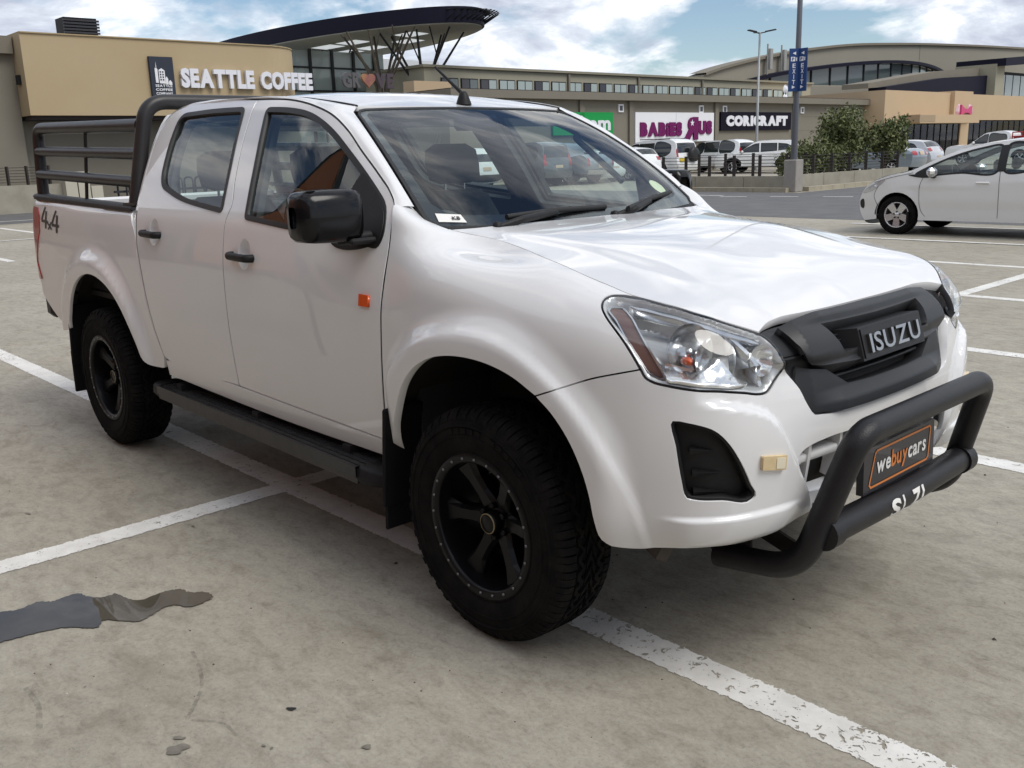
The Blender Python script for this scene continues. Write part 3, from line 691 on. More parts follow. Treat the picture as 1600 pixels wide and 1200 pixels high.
for v0,s0 in ((1.022,1.275),(.985,1.29),(.868,1.30)):
    bar_on_shell('grille_slat',s0,2*SFM-s0,lambda s,v0=v0:np.full_like(s,v0),.012,.03,GRIL,GRL,lift=-.030)
# badge block and its letters
Pb,nb=shell_n(np.array([SFM]),np.array([.985])); nb=Vector(nb[0]); bx=Vector((0,1,0)); bz=Vector((-.30,0,1)).normalized(); bn=bx.cross(bz)
pc=Vector((.843,0,.944))
BM=frame_m(pc,bx,bz)
b=MB()
blk=[(-.190,-.048,0),(.190,-.048,0),(.190,.048,0),(-.190,.048,0)]
back=[(-.235,-.040,-.12),(.235,-.040,-.12),(.215,.062,-.12),(-.215,.062,-.12)]
b.add([BM@Vector(v) for v in blk+back],[(0,1,2,3),(0,4,5,1),(1,5,6,2),(2,6,7,3),(3,7,4,0)]); blk=b.build('badge_block',GRIL,GRL,fix=True)
b=MB(); b.prism([(-.182,-.042),(.182,-.042),(.182,.042),(-.182,.042)],0.001,.004,BM); b.build('badge_plate',mat('badge_black',(.012,.012,.013),.5),GRL,fix=True)
letters('badge_letter','ISUZU',BM@Matrix.Translation((-.158,-.029,.004)),.304,.054,mat('badge_chrome',(.40,.41,.42),.22,metal=1),GRL,bold=.012,extrude=.010,track=.10)
# ---- windscreen, cowl, cab frame, roof
WSb=np.array([(-.400,-.722,1.250),(-.368,-.63,1.246),(-.325,-.42,1.236),(-.292,-.21,1.229),(-.280,0,1.226)])
WSt=np.array([(-1.047,-.562,1.674),(-1.042,-.51,1.676),(-1.027,-.33,1.681),(-1.013,-.16,1.683),(-1.008,0,1.684)])
def wsf(a,b):
    """windscreen: a -1..1 across, b 0..1 up"""
    a=np.asarray(a,float); b=np.asarray(b,float); t=1-np.abs(a)
    kk=[0,.11,.42,.72,1]
    B=pchip(kk,WSb,t); Tt=pchip(kk,WSt,t)
    P=B+(Tt-B)*b[...,None]; bow=.030*4*b*(1-b)
    P=P+np.stack([bow*.58,0*bow,bow*.81],-1)
    P[...,1]-=.020*4*b*(1-b)*np.abs(a)**2
    P[...,1]=np.where(a>0,-P[...,1],P[...,1]); return P
ed=lambda ins,insb,inst:np.array([(-1+ins,insb+.08),(-1+ins*1.0,.5),(-1+ins,1-inst-.05),(-1+ins+.03,1-inst-.012),(-1+ins+.08,1-inst),(0,1-inst),(1-ins-.08,1-inst),(1-ins-.03,1-inst-.012),(1-ins,1-inst-.05),(1-ins,.5),(1-ins,insb+.08),(1-ins-.04,insb+.02),(1-ins-.10,insb),(0,insb),(-1+ins+.10,insb),(-1+ins+.04,insb+.02)])
dens=lambda P:np.concatenate([np.linspace(P[i],P[(i+1)%len(P)],max(2,int(np.hypot(*(P[(i+1)%len(P)]-P[i]))/.04)))[:-1] for i in range(len(P))])
w_out=dens(ed(.004,.0,.004)); w_in=dens(ed(.062,.105,.020))
WS=panel('windscreen',wsf,offs(w_out,.004),GLS,T,side=1,step=.06,center=(-1.5,0,.9),rim=False)[0]
panel('black_border',wsf,offs(w_out,.002),mat('frit_black',(.01,.01,.012),.15,coat=.3),WS,holes=[w_in],side=1,step=.05,lift=-.003,center=(-1.5,0,.9),rim=False)
panel('windscreen_seal',wsf,offs(w_out,-.012),SEAL,WS,holes=[offs(w_out,.006)],side=1,step=.05,lift=.003,depth=.02,center=(-1.5,0,.9))
panel('shade_band',wsf,dens(np.array([(-.90,.985),(.90,.985),(.92,.80),(-.92,.80)])),glass('shade_tint',(.42,.46,.60),refl=.0),WS,side=1,step=.08,lift=-.005,center=(-1.5,0,.9),rim=False)
# licence stickers
panel('sticker',wsf,dens(np.array([(-.955,.062),(-.83,.055),(-.835,.105),(-.95,.115)])),WHITEP,WS,side=1,step=.08,lift=.0012,center=(-1.5,0,.9),rim=False)
letters('sticker_print','KB',frame_m(wsf(np.array([-.895]),np.array([.072]))[0]+np.array([.003,0,.002]),Vector(wsf(np.array([-.85]),np.array([.072]))[0]-wsf(np.array([-.895]),np.array([.072]))[0]),(-.7,0,.7)),.030,.014,BLKP,WS,extrude=.001,split=False)
th=np.linspace(0,2*np.pi,24,endpoint=False)
panel('licence_disc',wsf,np.stack([.80+.055*np.cos(th),.20+.055*np.sin(th)],1),mat('disc_paper',(.72,.74,.50),.6,noise=.5,nscale=40,ncol=(.55,.66,.45)),WS,side=1,step=.06,lift=-.006,center=(-1.5,0,.9),rim=False)
# roof
def roofz(x,y):
    zc=pchip([-2.66,-2.55,-2.3,-2.0,-1.7,-1.4,-1.2,-1.0,-.9],[1.735,1.757,1.779,1.790,1.788,1.765,1.729,1.684,1.66],x)
    e=pchip([-2.66,-2.3,-1.8,-1.4,-1.05,-.9],[.040,.036,.034,.026,.008,.004],x)
    return zc-e*np.abs(np.asarray(y)/.58)**2.4
def roofedge(x): return pchip([-2.66,-2.45,-2.0,-1.6,-1.35,-1.15,-1.05,-.9],[.555,.578,.588,.588,.580,.562,.547,.53],np.asarray(x,float))
rooff=lambda x,y:np.stack([x,y,roofz(x,y)],-1)
xs=np.linspace(-1.052,-2.60,60); re=np.stack([xs,-roofedge(xs)],1)
wt=wsf(np.linspace(0,-1,20),np.full(20,1.0))[:,:2]
rh=np.concatenate([wt-[.012,0],re[1:],np.array([[-2.625,-.5],[-2.645,-.3],[-2.65,0]])])
rf=np.concatenate([rh,(rh*[1,-1])[::-1][1:-1]])
ROOF=panel('cab_roof',rooff,offs(rf,.002),PAINT,T,side=1,step=.04,depth=.02,center=(-1.8,0,1))[0]
# cab frame: screen pillar, cant rail and rear quarter, between door shut line and roof edge
ds=cr_path([(-.526,1.318)]+DF[0:10][::-1]+RR[1:10],.03)      # door seam from the foot of the pillar over the roof to the rear
D3=sideC(ds[:,0],ds[:,1])
def other(i,P):
    x=P[0]
    return None
tt=np.linspace(0,1,len(D3))
in3=[]
pil=wsf(np.full(40,-1.0),np.linspace(.16,1,40)); pil=pil+np.array([-.006,-.014,.002])
lenP=np.r_[0,np.cumsum(np.linalg.norm(np.diff(pil,axis=0),axis=1))]
kx=np.argmin(np.hypot(ds[:,0]+1.15,ds[:,1]-1.69))   # where the pillar turns into the cant rail
for i,P in enumerate(D3):
    if i<=kx:
        q=lenP[-1]*(i/kx); in3.append([np.interp(q,lenP,pil[:,k]) for k in range(3)])
    else:
        j=(i-kx)/(len(D3)-1-kx); x=-1.058+(-2.60+1.058)*j**1.0
        y=-float(roofedge(np.array(x))); in3.append([x,y-.004,float(roofz(np.array(x),np.array(y)))-.002])
in3=np.array(in3)
# below the roof the rear quarter follows the back of the cab
kz=np.where((ds[:,0]<-2.5)&(ds[:,1]<1.72))[0]
CB=lambda z:np.stack([np.interp(z,[1.2,1.3,1.5,1.68,1.74],[-2.59,-2.605,-2.64,-2.66,-2.655]),-(cabw(np.full_like(z,-2.6),z)-.035),z],-1)
for i in kz:
    z=ds[i,1]; in3[i]=CB(np.array([z]))[0]
k1=kz[0]; k0=kx+int((k1-kx)*.55)
a0,a1=in3[k0].copy(),in3[k1].copy(); top0=in3[k0]
for i in range(k0,k1+1):
    w=(i-k0)/(k1-k0); x=in3[k0][0]+(-2.60-in3[k0][0])*w if False else None
xe=np.linspace(in3[kx][0],-2.615,k1-kx+1)
for i in range(kx,k1):
    x=xe[i-kx]; y=-float(roofedge(np.array(x))); in3[i]=[x,y-.004,float(roofz(np.array(x),np.array(y)))-.002]
rows=[]; NB=9
for j in range(NB):
    t=j/(NB-1); P=D3*(1-t)+in3*t
    bul=np.sin(np.pi*t)*.012
    outn=np.stack([np.full(len(P),.1),np.full(len(P),-.62),np.full(len(P),.76)],1); outn/=np.linalg.norm(outn,axis=1,keepdims=True)
    rows.append(P+outn*bul)
rows=np.array(rows); rows[0]+=np.array([.002,.0,.003])
for sd in (1,-1):
    b=MB(); b.grid(rows*[1,sd,1],True,flip=(sd<0))
    b.grid(np.array([rows[0],rows[0]+[0,.03,-.01]])*[1,sd,1],True)
    b.build('cab_frame',PAINT,T,fix=True)
    # rear quarter below the roof, behind the rear door, down to the bed
    zz=np.linspace(.64,1.30,24); e0=np.interp(zz,[p[1] for p in RR[::-1]],[p[0] for p in RR[::-1]])-.003
    A=sideC(e0,zz); Bq=np.stack([np.minimum(e0-.04,np.interp(zz,[.5,1.0,1.2,1.3],[-2.45,-2.57,-2.59,-2.605])),-(cabw(e0,zz)-.03),zz],-1); Mq=(A+Bq)/2+np.array([0,-.008,0])
    MB().grid(np.array([A,Mq,Bq])*[1,sd,1],True,flip=(sd<0)).build('cab_corner',PAINT,T,fix=True)
    sdm=np.array([rows[0]-[0,0,.0]])
# dark rubber line in the roof seam
for sd in (1,-1):
    q=in3[kx:k1]+np.array([0,.002,.003]); MB().tube((q*[1,sd,1]).tolist(),.004,6).build('roof_seal',SEAL,T)
# back of cab with window
def backf(y,z): return np.stack([np.interp(z,[.8,1.2,1.3,1.5,1.68,1.76],[-2.58,-2.592,-2.607,-2.642,-2.66,-2.655]),y,z],-1)
bk=np.array([(-.82,.62),(.82,.62),(.82,1.25),(.76,1.42),(.66,1.62),(.58,1.72),(.4,1.742),(0,1.750),(-.4,1.742),(-.58,1.72),(-.66,1.62),(-.76,1.42),(-.82,1.25)])
bw=np.array([(-.62,1.30),(.62,1.30),(.60,1.45),(.52,1.66),(.48,1.69),(-.48,1.69),(-.52,1.66),(-.60,1.45)])
BKW=panel('cab_back',backf,dens(bk),PAINT,T,holes=[dens(bw)],side=1,step=.08)[0]
panel('rear_screen',backf,dens(bw),GLS,BKW,side=1,step=.1,lift=-.005,rim=False)
panel('rear_screen_seal',backf,offs(dens(bw),-.012),SEAL,BKW,holes=[offs(dens(bw),.014)],side=1,step=.08,lift=.003)
# cowl between bonnet and glass
a=np.linspace(-1,1,40); top_=wsf(a,np.full(40,.03))+np.array([.004,0,.004]); 
fr_=np.array([[-.318-.054*abs(t)**2.2+.012,t*.72,1.236+.006*abs(t)] for t in a])
MB().grid(np.array([top_,(top_+fr_)/2-[0,0,.012],fr_,fr_-[0,0,.06]]),True).build('cowl',PLAS,T,fix=True)
# wipers
for i,(pv,tip,mid) in enumerate((((-.33,-.50,1.252),(-.352,.075,1.288),(-.345,-.2,1.286)),((-.325,.10,1.252),(-.452,.60,1.315),(-.37,.36,1.296)))):
    w=empty('wiper',(0,0,0)); w.parent=T
    MB().tube(bend_path([pv,(pv[0]+.02,pv[1]+.10,pv[2]+.022),mid],.05,5),  .013,8).build('wiper_arm',PLAS,w)
    d=Vector(tip)-Vector(mid); s_=Vector(mid)-d*.9
    MB().tube([s_,Vector(mid)+Vector((0,0,.006)),Vector(tip)],.010,8).build('wiper_blade',mat('wiper_rubber',(.01,.01,.01),.6),w)
    MB().lathe([(.0,.022),(.014,.018),(.017,0),(.017,-.02)],16,'z',c=pv).build('wiper_pivot',PLAS,w)
# ---- bed
rise_=lambda x:.028*max(0,-2.6-x)
bt=lambda x:1.283+rise_(x)
BA=[(-3.535,.60),(-3.52,.64),(-3.478,.70),(-3.426,.770),(-3.345,.850),(-3.228,.915),(-3.085,.944),(-2.945,.932),(-2.82,.890),(-2.716,.822),(-2.634,.73),(-2.567,.624),(-2.535,.552),(-2.50,.526),(-2.43,.522),(-2.365,.53)]
bfront=[(-2.352,.585),(-2.392,.70),(-2.430,.843),(-2.469,1.02),(-2.50,1.12),(-2.545,1.20),(-2.585,1.245),(-2.60,1.283)]
blow=[(-4.09,.75),(-3.96,.665),(-3.80,.60),(-3.64,.575),(-3.535,.60)]
brear=[(-4.165,bt(-4.165)),(-4.19,1.20),(-4.185,1.0),(-4.15,.85),(-4.09,.75)]
bed=np.concatenate([cr_path(bfront),cr_path([(-2.60,1.283),(-3.3,bt(-3.3)),(-4.165,bt(-4.165))])[1:],cr_path(brear)[1:],cr_path(blow)[1:],cr_path(BA)[1:-1]])
# tail lamp cut-out
TLP=[(-4.192,bt(-4.1)-.050),(-4.0,bt(-4.0)-.055),(-3.965,1.22),(-3.97,1.13),(-4.03,1.05),(-4.075,.95),(-4.045,.88),(-4.03,.845),(-4.07,.838),(-4.12,.86),(-4.188,.93)]
BS=panel('bed_side',sideB,offs(bed,.002),PAINT,T,step=.028)
tl=clean(dens(np.array(TLP)),.006)
panel('tail_light',sideB,tl,RED,T,lift=.006,depth=.03,step=.02)
# 4x4 decal
def decal(u0,v0,sz,strokes,side=-1):
    b=MB()
    for (x0,y0,x1,y1,w) in strokes:
        n=6; t=np.linspace(0,1,n); d=np.array([x1-x0,y1-y0]); d/=np.linalg.norm(d); pn=np.array([-d[1],d[0]])*w/2
        L_=np.stack([x0+(x1-x0)*t,y0+(y1-y0)*t],1); rows=[]
        for s_ in (-1,1):
            q=L_+pn*s_; P=sideB(u0+q[:,0]*sz,v0+q[:,1]*sz*.62); P[:,1]-=.0022; rows.append(P)
        b.grid(np.array(rows),True)
    return b
four=lambda dx,dy:[(dx+.34,dy+1.0,dx+0,dy+.38,.13),(dx-.02,dy+.34,dx+.62,dy+.30,.13),(dx+.46,dy+.80,dx+.40,dy-.02,.15)]
st=four(0,.15)+four(1.05,.0)+[(.62,.42,1.0,.12,.10),(.66,.10,1.0,.46,.10)]
for sd,o in zip((1,-1),BS):
    b=decal(-3.925,1.135,.195,st); b.v=[(x,y*sd,z) for x,y,z in b.v]; b.build('decal_4x4',mat('decal_dark',(.03,.028,.03),.35),o,fix=True)
# tailgate, floor, inner walls
b=MB(); b.box((-4.165,0,1.02),(.05,1.56,.56),bev=.015); b.build('tailgate',PAINT,T)
b=MB(); b.box((-4.20,0,.66),(.12,1.66,.16),bev=.03); b.build('rear_bumper',mat('bumper_black',(.03,.03,.032),.5),T)
liner=mat('bed_liner',(.02,.02,.022),.6,noise=.5,nscale=20,ncol=(.04,.04,.042))
b=MB(); b.box((-3.34,0,.80),(1.46,1.60,.03)); b.box((-3.34,-.775,1.03),(1.46,.03,.46)); b.box((-3.34,.775,1.03),(1.46,.03,.46)); b.box((-2.625,0,1.03),(.03,1.56,.46)); b.box((-4.045,0,1.03),(.03,1.56,.46))
b.build('bed_liner',liner,T)
for sd in (1,-1):     # capping rail on the bed side
    xs=np.linspace(-2.605,-4.16,30); rows=[]
    for dy,dz in ((-.860,-.010),(-.864,.008),(-.854,.018),(-.775,.018),(-.765,.0)):
        rows.append(np.stack([xs,np.full_like(xs,dy)+.06*np.clip((-4.05-xs)/.14,0,1)**2,np.array([bt(x) for x in xs])+dz],-1))
    MB().grid(np.array(rows)*[1,sd,1],True).build('bed_rail_cap',liner,T,fix=True)
# ---- cargo rails (sports bar with side rails)
CR=empty('cargo_rails',(0,0,0)); CR.parent=T
hoop=bend_path([(-2.640,-.815,1.30),(-2.655,-.705,1.795),(-2.655,.705,1.795),(-2.640,.815,1.30)],.13,10)
MB().tube(hoop,.037,18).build('hoop',RAILM,CR)
for sd in (1,-1):
    y=-.795*sd
    MB().tube(bend_path([(-2.66,y*.93,1.683),(-4.12,y*.97,1.722),(-4.10,y,1.33)],.075,8),.033,14).build('top_rail',RAILM,CR)
    MB().tube([(-2.65,y*.965,1.548),(-4.105,y*.985,1.590)],.029,14).build('side_rail',RAILM,CR)
    MB().tube([(-2.65,y*.985,1.412),(-4.10,y,1.458)],.029,14).build('side_rail',RAILM,CR)
    MB().tube([(-3.36,y*.955,1.70),(-3.38,y,1.30)],.0095,8).build('upright',RAILM,CR)
    b=MB(); b.box((-4.09,y,1.322),(.12,.07,.012)); b.box((-2.64,-.815*sd,1.310),(.14,.08,.012)); b.build('foot_plate',RAILM,CR)
# ---- bull bar
BB=empty('bull_bar',(0,0,0)); BB.parent=T
leg=[(.575,-.468,.318),(.845,-.468,.352),(.962,-.405,.752)]
full_=leg+[(x,-y,z) for x,y,z in leg[::-1]]
MB().tube(bend_path(full_,[.15,.085,.085,.15],12),.0372,24).build('hoop_tube',POWD,BB)
MB().tube([(.897,-.425,.468),(.905,0,.464),(.897,.425,.468)],.0415,22).build('cross_tube',POWD,BB)
for sd in (1,-1):
    MB().tube([(.899,.405*sd,.468),(.899,.455*sd,.468)],.047,22).build('collar',POWD,BB)
    MB().box((.60,-.44*sd,.36),(.14,.03,.10),bev=.01).box((.70,-.40*sd,.40),(.20,.012,.05),ry=.3).build('mount_bracket',DARK,BB)
# worn lettering on the lower tube
CT=Vector((.903,0,.465))
def on_tube(y,ang,r=.0422): k=abs(y)/.425; return Vector((.905-.008*k+r*math.cos(ang),y,.464+.004*k+r*math.sin(ang)))
for ch,y0,w in (('S',-.140,.056),('L',-.068,.024),('Z',-.012,.054),('I',.052,.013)):
    me=glyph(ch,.035,.0,1.0); co=np.empty(len(me.vertices)*3); me.vertices.foreach_get('co',co); co=co.reshape(-1,3); lo,hi=co.min(0),co.max(0)
    bm=bmesh.new(); bm.from_mesh(me); bmesh.ops.subdivide_edges(bm,edges=bm.edges,cuts=2,use_grid_fill=False); bmesh.ops.triangulate(bm,faces=bm.faces); bm.verts.index_update()
    vs=[]
    for v in bm.verts:
        u=(v.co.x-lo[0])/(hi[0]-lo[0])*w; t=(v.co.y-lo[1])/(hi[1]-lo[1]); vs.append(on_tube(y0+u-.006*t,R(-52)+t*R(84),.0425+.0006*(v.co.z>0)))
    MB().add(vs,[tuple(v.index for v in f.verts) for f in bm.faces]).build('worn_letter',WHITEP,BB); bm.free()
# number plate holder
PM=frame_m((.892,0,.580),(0,1,0),(-.03,0,1)); NP=MB().prism([(-.225,-.068),(.225,-.068),(.225,.068),(-.225,.068)],-.022,0,PM).build('number_plate',mat('plate_black',(.010,.009,.014),.35,coat=.3),T,fix=True)
MB().box((.868,0,.52),(.04,.30,.10),bev=.005).build('plate_bracket',DARK,NP)
out=np.array([(-.185,-.055),(.175,-.055),(.188,-.046),(.200,.046),(.190,.056),(-.150,.056),(-.163,.048),(-.197,-.044)])
inn=offs(out,.0065); b=MB(); vs=[PM@Vector((x,y,.0015)) for x,y in out]+[PM@Vector((x,y,.0015)) for x,y in inn]; b.add(vs,[(i,(i+1)%8,8+(i+1)%8,8+i) for i in range(8)]); b.build('plate_border',ORP,NP,fix=True)
cols=[WHITEP,WHITEP,ORP,ORP,ORP,WHITEP,WHITEP,WHITEP,WHITEP]
letters('plate_letter','webuycars',PM@Matrix.Translation((-.150,-.017,.0008)),.315,.052,None,NP,bold=.02,shear=.1,extrude=.0012,track=.05,colors=cols)
# ---- wheels
def wheel_meshes():
    Rt=.389; tb=MB()
    # carcass: (radius, y) with y=0 at the wheel centre plane, negative outwards
    pr=[(.222,-.100),(.232,-.112),(.250,-.122),(.285,-.131),(.315,-.132),(.340,-.128),(.358,-.121),(.368,-.112),(.374,-.100),(.378,-.06),(.379,0),(.378,.06),(.374,.10),(.368,.112),(.340,.128),(.285,.131),(.240,.118),(.222,.10)]
    tb.lathe(pr,96,'y')
    NBk=46
    def blk(a0,a1,y0,y1,r0,r1,sk=0,drop=0.):
        vs=[]
        for rr_,ins in ((r0,0),(r1,.0016)):
            for (a,y,sg) in ((a0,y0,-1),(a1,y0,-1),(a1,y1,1),(a0,y1,1)):
                aa=a+sk*(y-(y0+y1)/2)+(ins/rr_ if a==a0 else -ins/rr_); yy=y-sg*ins
                rad=rr_-(drop if (sg<0 and rr_==r1) else 0); vs.append((rad*math.cos(aa),yy,rad*math.sin(aa)))
        tb.add(vs,[(4,5,6,7),(0,1,5,4),(1,2,6,5),(2,3,7,6),(3,0,4,7)])
    da=2*math.pi/NBk
    for k in range(NBk):
        a=k*da; j=.25*da*((k*7)%3-1)*.3
        for sg in (-1,1):
            # shoulder lugs wrapping onto the sidewall
            for (f0,f1,yo) in ((.06,.50,.117),(.56,.94,.111)):
                a0=a+f0*da;a1=a+f1*da; vs=[]
                prof=[(.352,.1255),(.366,yo+.004),(.3805,.104),(Rt-.002,.088),(Rt-.001,.068)]
                for aa in (a0,a1):
                    for r_,y_ in prof: vs.append((r_*math.cos(aa),sg*y_,r_*math.sin(aa)))
                for aa in (a0,a1):
                    for r_,y_ in prof: vs.append(((r_-.014)*math.cos(aa),sg*(y_-.008),(r_-.014)*math.sin(aa)))
                n=5; fs=[]
                for i in range(n-1): fs+=[(i,i+1,n+i+1,n+i),(i,i+1,2*n+i+1,2*n+i),(n+i,n+i+1,3*n+i+1,3*n+i)]
                fs+=[(n-1,2*n-1,4*n-1,3*n-1),(0,n,3*n,2*n)]
                tb.add(vs,fs)
            blk(a+.08*da+j,a+.52*da,sg*.062 if sg<0 else .030,sg*.030 if sg<0 else .062,.377,Rt,sk=3.2*sg)
            blk(a+.58*da+j,a+.97*da,sg*.062 if sg<0 else .026,sg*.026 if sg<0 else .062,.377,Rt,sk=-2.6*sg)
        blk(a+.05*da,a+.55*da,-.024,.002,.377,Rt,sk=4.); blk(a+.45*da,a+.92*da,.004,.023,.377,Rt,sk=-4.)
    # raised rings and lettering lugs on the sidewall
    for rr_ in (.243,.300,.333):
        tb.lathe([(rr_-.004,-.1270 if rr_>.25 else -.118),(rr_-.002,-.1345 if rr_>.25 else -.123),(rr_+.002,-.1345 if rr_>.25 else -.124),(rr_+.004,-.1270 if rr_>.25 else -.120)],96,'y')
    for k in range(11):
        a=R(60)+k*R(6.2); w=R(4.2)
        vs=[]
        for yy in (-.128,-.1346):
            for aa,r_ in ((a,.308),(a+w,.308),(a+w,.326),(a,.326)): vs.append((r_*math.cos(aa),yy,r_*math.sin(aa)))
        if k!=5: tb.add(vs,[(4,5,6,7),(0,1,5,4),(1,2,6,5),(2,3,7,6),(3,0,4,7)])
    rb=MB()
    # rim: lip ring, dish and barrel
    rb.lathe([(.222,-.098),(.234,-.112),(.236,-.120),(.232,-.124),(.213,-.124),(.206,-.120),(.203,-.110),(.199,-.06),(.196,.0),(.200,.09),(.222,.10)],72,'y')
    # disc with spokes: six tapered spokes from hub to barrel, sloping out to the lip
    for k in range(6):
        a=2*math.pi*k/6+.3; ca,sa=math.cos(a),math.sin(a)
        def pt(r,t,y): return (r*ca-t*sa,y,r*sa+t*ca)
        sec=[(.055,.034,-.052),(.100,.026,-.060),(.150,.028,-.070),(.198,.046,-.082)]
        vs=[]
        for r_,w,y in sec: vs+=[pt(r_,-w,y+.014),pt(r_,-w*.62,y),pt(r_,w*.62,y),pt(r_,w,y+.014),pt(r_,w*.9,y+.05),pt(r_,-w*.9,y+.05)]
        fs=[]
        for i in range(3):
            for j in range(6): fs.append((i*6+j,i*6+(j+1)%6,(i+1)*6+(j+1)%6,(i+1)*6+j))
        rb.add(vs,fs)
    rb.lathe([(.0,-.046),(.060,-.046),(.070,-.040),(.075,-.02),(.075,.03)],36,'y')
    for k in range(6):   # wheel nuts
        a=2*math.pi*k/6+.3+math.pi/6; rb.lathe([(0,-.066),(.009,-.066),(.011,-.060),(.011,-.03)],8,'y',c=(.052*math.cos(a),0,.052*math.sin(a)))
    bo=MB()
    for k in range(24):
        a=2*math.pi*k/24; bo.lathe([(0,-.1285),(.0036,-.1280),(.0048,-.1262),(.0048,-.122)],8,'y',c=(.2185*math.cos(a),0,.2185*math.sin(a)))
    cap=MB().lathe([(0,-.083),(.030,-.083),(.034,-.080),(.036,-.070),(.036,-.03)],32,'y')
    ring=MB().lathe([(.0305,-.0845),(.0335,-.0845),(.0335,-.082)],32,'y')
    brake=MB().lathe([(.03,.01),(.150,.01),(.150,.03),(.03,.03)],48,'y')
    tb.v=[(x*.970,(y+.132)*.90-.132,z*.970) for x,y,z in tb.v]
    return tb,rb,bo,cap,ring,brake
_w=wheel_meshes()
GOLD=mat('cap_ring',(.35,.30,.18),.35,metal=.8)
def wheel(loc,sd,rot,proto=[None]):
    w=empty('wheel',loc); w.parent=T; w.rotation_euler=(0,rot,0) if sd<0 else (0,rot,math.pi)
    if proto[0] is None:
        proto[0]=[(_w[0].build('tyre',RUB,w,fix=True),None),(_w[1].build('rim',RIM,w,fix=True),None),(_w[2].build('bead_bolts',STEEL,w),None),(_w[3].build('hub_cap',RIM,w),None),(_w[4].build('cap_ring',GOLD,w),None),(_w[5].build('brake_disc',mat('disc_steel',(.12,.11,.10),.5,metal=.6),w),None)]
        proto[0][2][0]['kind']='stuff'
    else:
        for o,_ in proto[0]:
            c=o.copy(); COL.objects.link(c); c.parent=w
    return w
YW=.795
wheel((0,-YW,.3765),-1,.25); wheel((-3.095,-YW,.3765),-1,.9); wheel((0,YW,.3765),1,.4); wheel((-3.095,YW,.3765),1,1.7)
# wheel housings
for xc,zc,rr_ in ((0.,.40,.545),(-3.10,.41,.57)):
    for sd in (1,-1):
        b=MB(); th=np.linspace(R(22),R(165),40)
        rows=[np.stack([xc+rr_*np.cos(th),np.full_like(th,-y*sd),zc+rr_*np.sin(th)],-1) for y in (.86,.70,.46)]
        b.grid(np.array(rows),True); c=np.array([[xc,-.46*sd,zc]]*40); b.grid(np.array([rows[2],c]),False)
        b.build('wheel_arch_liner',DARK,T,fix=True)
# mud flaps
for sd in (1,-1):
    b=MB(); b.box((-.462,-.855*sd,.50),(.016,.17,.36),bev=.006,ry=.10); b.box((-.485,-.80*sd,.335),(.014,.25,.21),bev=.006,ry=.06); b.build('mud_flap',mat('flap_rubber',(.008,.008,.009),.65,spec=.25),T)
    b=MB(); b.box((-3.555,-.845*sd,.56),(.016,.17,.36),bev=.006,ry=.16); b.box((-3.60,-.80*sd,.34),(.014,.25,.25),bev=.006,ry=.05); b.build('mud_flap',MATS['flap_rubber'],T)
# ---- running boards
TREAD=mat('step_tread',(.012,.012,.013),.55,noise=.8,nscale=45,ncol=(.045,.045,.045),bump=.3,bscale=120)
STEPM=mat('step_alloy',(.016,.016,.018),.40,spec=.5,noise=.5,nscale=20,ncol=(.04,.04,.04))
for sd in (1,-1):
    rbp=empty('running_board',(0,0,0)); rbp.parent=T
    xs=np.array([-2.42,-1.5,-.62]); yo=np.array([-.905,-.925,-.945]); yi=yo+.145
    def strip_(off,z0,z1,y0,y1):
        rows=[]
        for y,z in ((y0,z0),(y0,z1),(y1,z1),(y1,z0),(y0,z0)): rows.append(np.stack([xs,yo+y,np.full(3,z)],-1))
        return np.array(rows)*[1,sd,1]
    b=MB(); b.grid(strip_(0,.375,.432,0,.145),False); 
    for e in (0,-1):
        q=strip_(0,.375,.432,0,.145)[:4,e]; b.add(q,[(0,1,2,3)])
    b.build('step_beam',STEPM,rbp,fix=True)
    for y0 in (.020,.047,.074,.101):
        b=MB(); b.grid(strip_(0,.430,.437,y0,y0+.020),False); b.build('tread_strip',TREAD,rbp,fix=True)
    b=MB(); b.grid(strip_(0,.40,.440,-.006,.010),False); b.build('edge_trim',STEPM,rbp,fix=True)
    b=MB(); b.grid(strip_(0,.43,.446,.135,.150),False); b.build('inner_trim',STEPM,rbp,fix=True)
    for x0,x1,ya in ((-.62,-.475,-.945),(-2.42,-2.60,-.905)):
        rows=[]
        for t in np.linspace(0,1,7):
            x=x0+(x1-x0)*math.sin(t*math.pi/2); k=(1-(t**2)*.55); y0=ya+.11*t**2.2; y1=ya+.15; z1=.440-.035*t**2; z0=.372+.01*t
            ring=[(x,y0,z0+.015),(x,y0+.004,z1-.010),(x,y0+.018,z1),(x,y1-.01,z1),(x,y1,z1-.012),(x,y1,z0),(x,y0+.01,z0),(x,y0,z0+.015)]
            rows.append(ring)
        rows.append([tuple(np.mean(rows[-1],axis=0))]*8)
        MB().grid(np.array(rows)*[1,sd,1],True).build('end_cap',PLAS,rbp,fix=True)
    for x in (-.80,-1.5,-2.25):
        MB().box((x,-.76*sd,.44),(.05,.22,.05)).build('step_bracket',DARK,rbp)
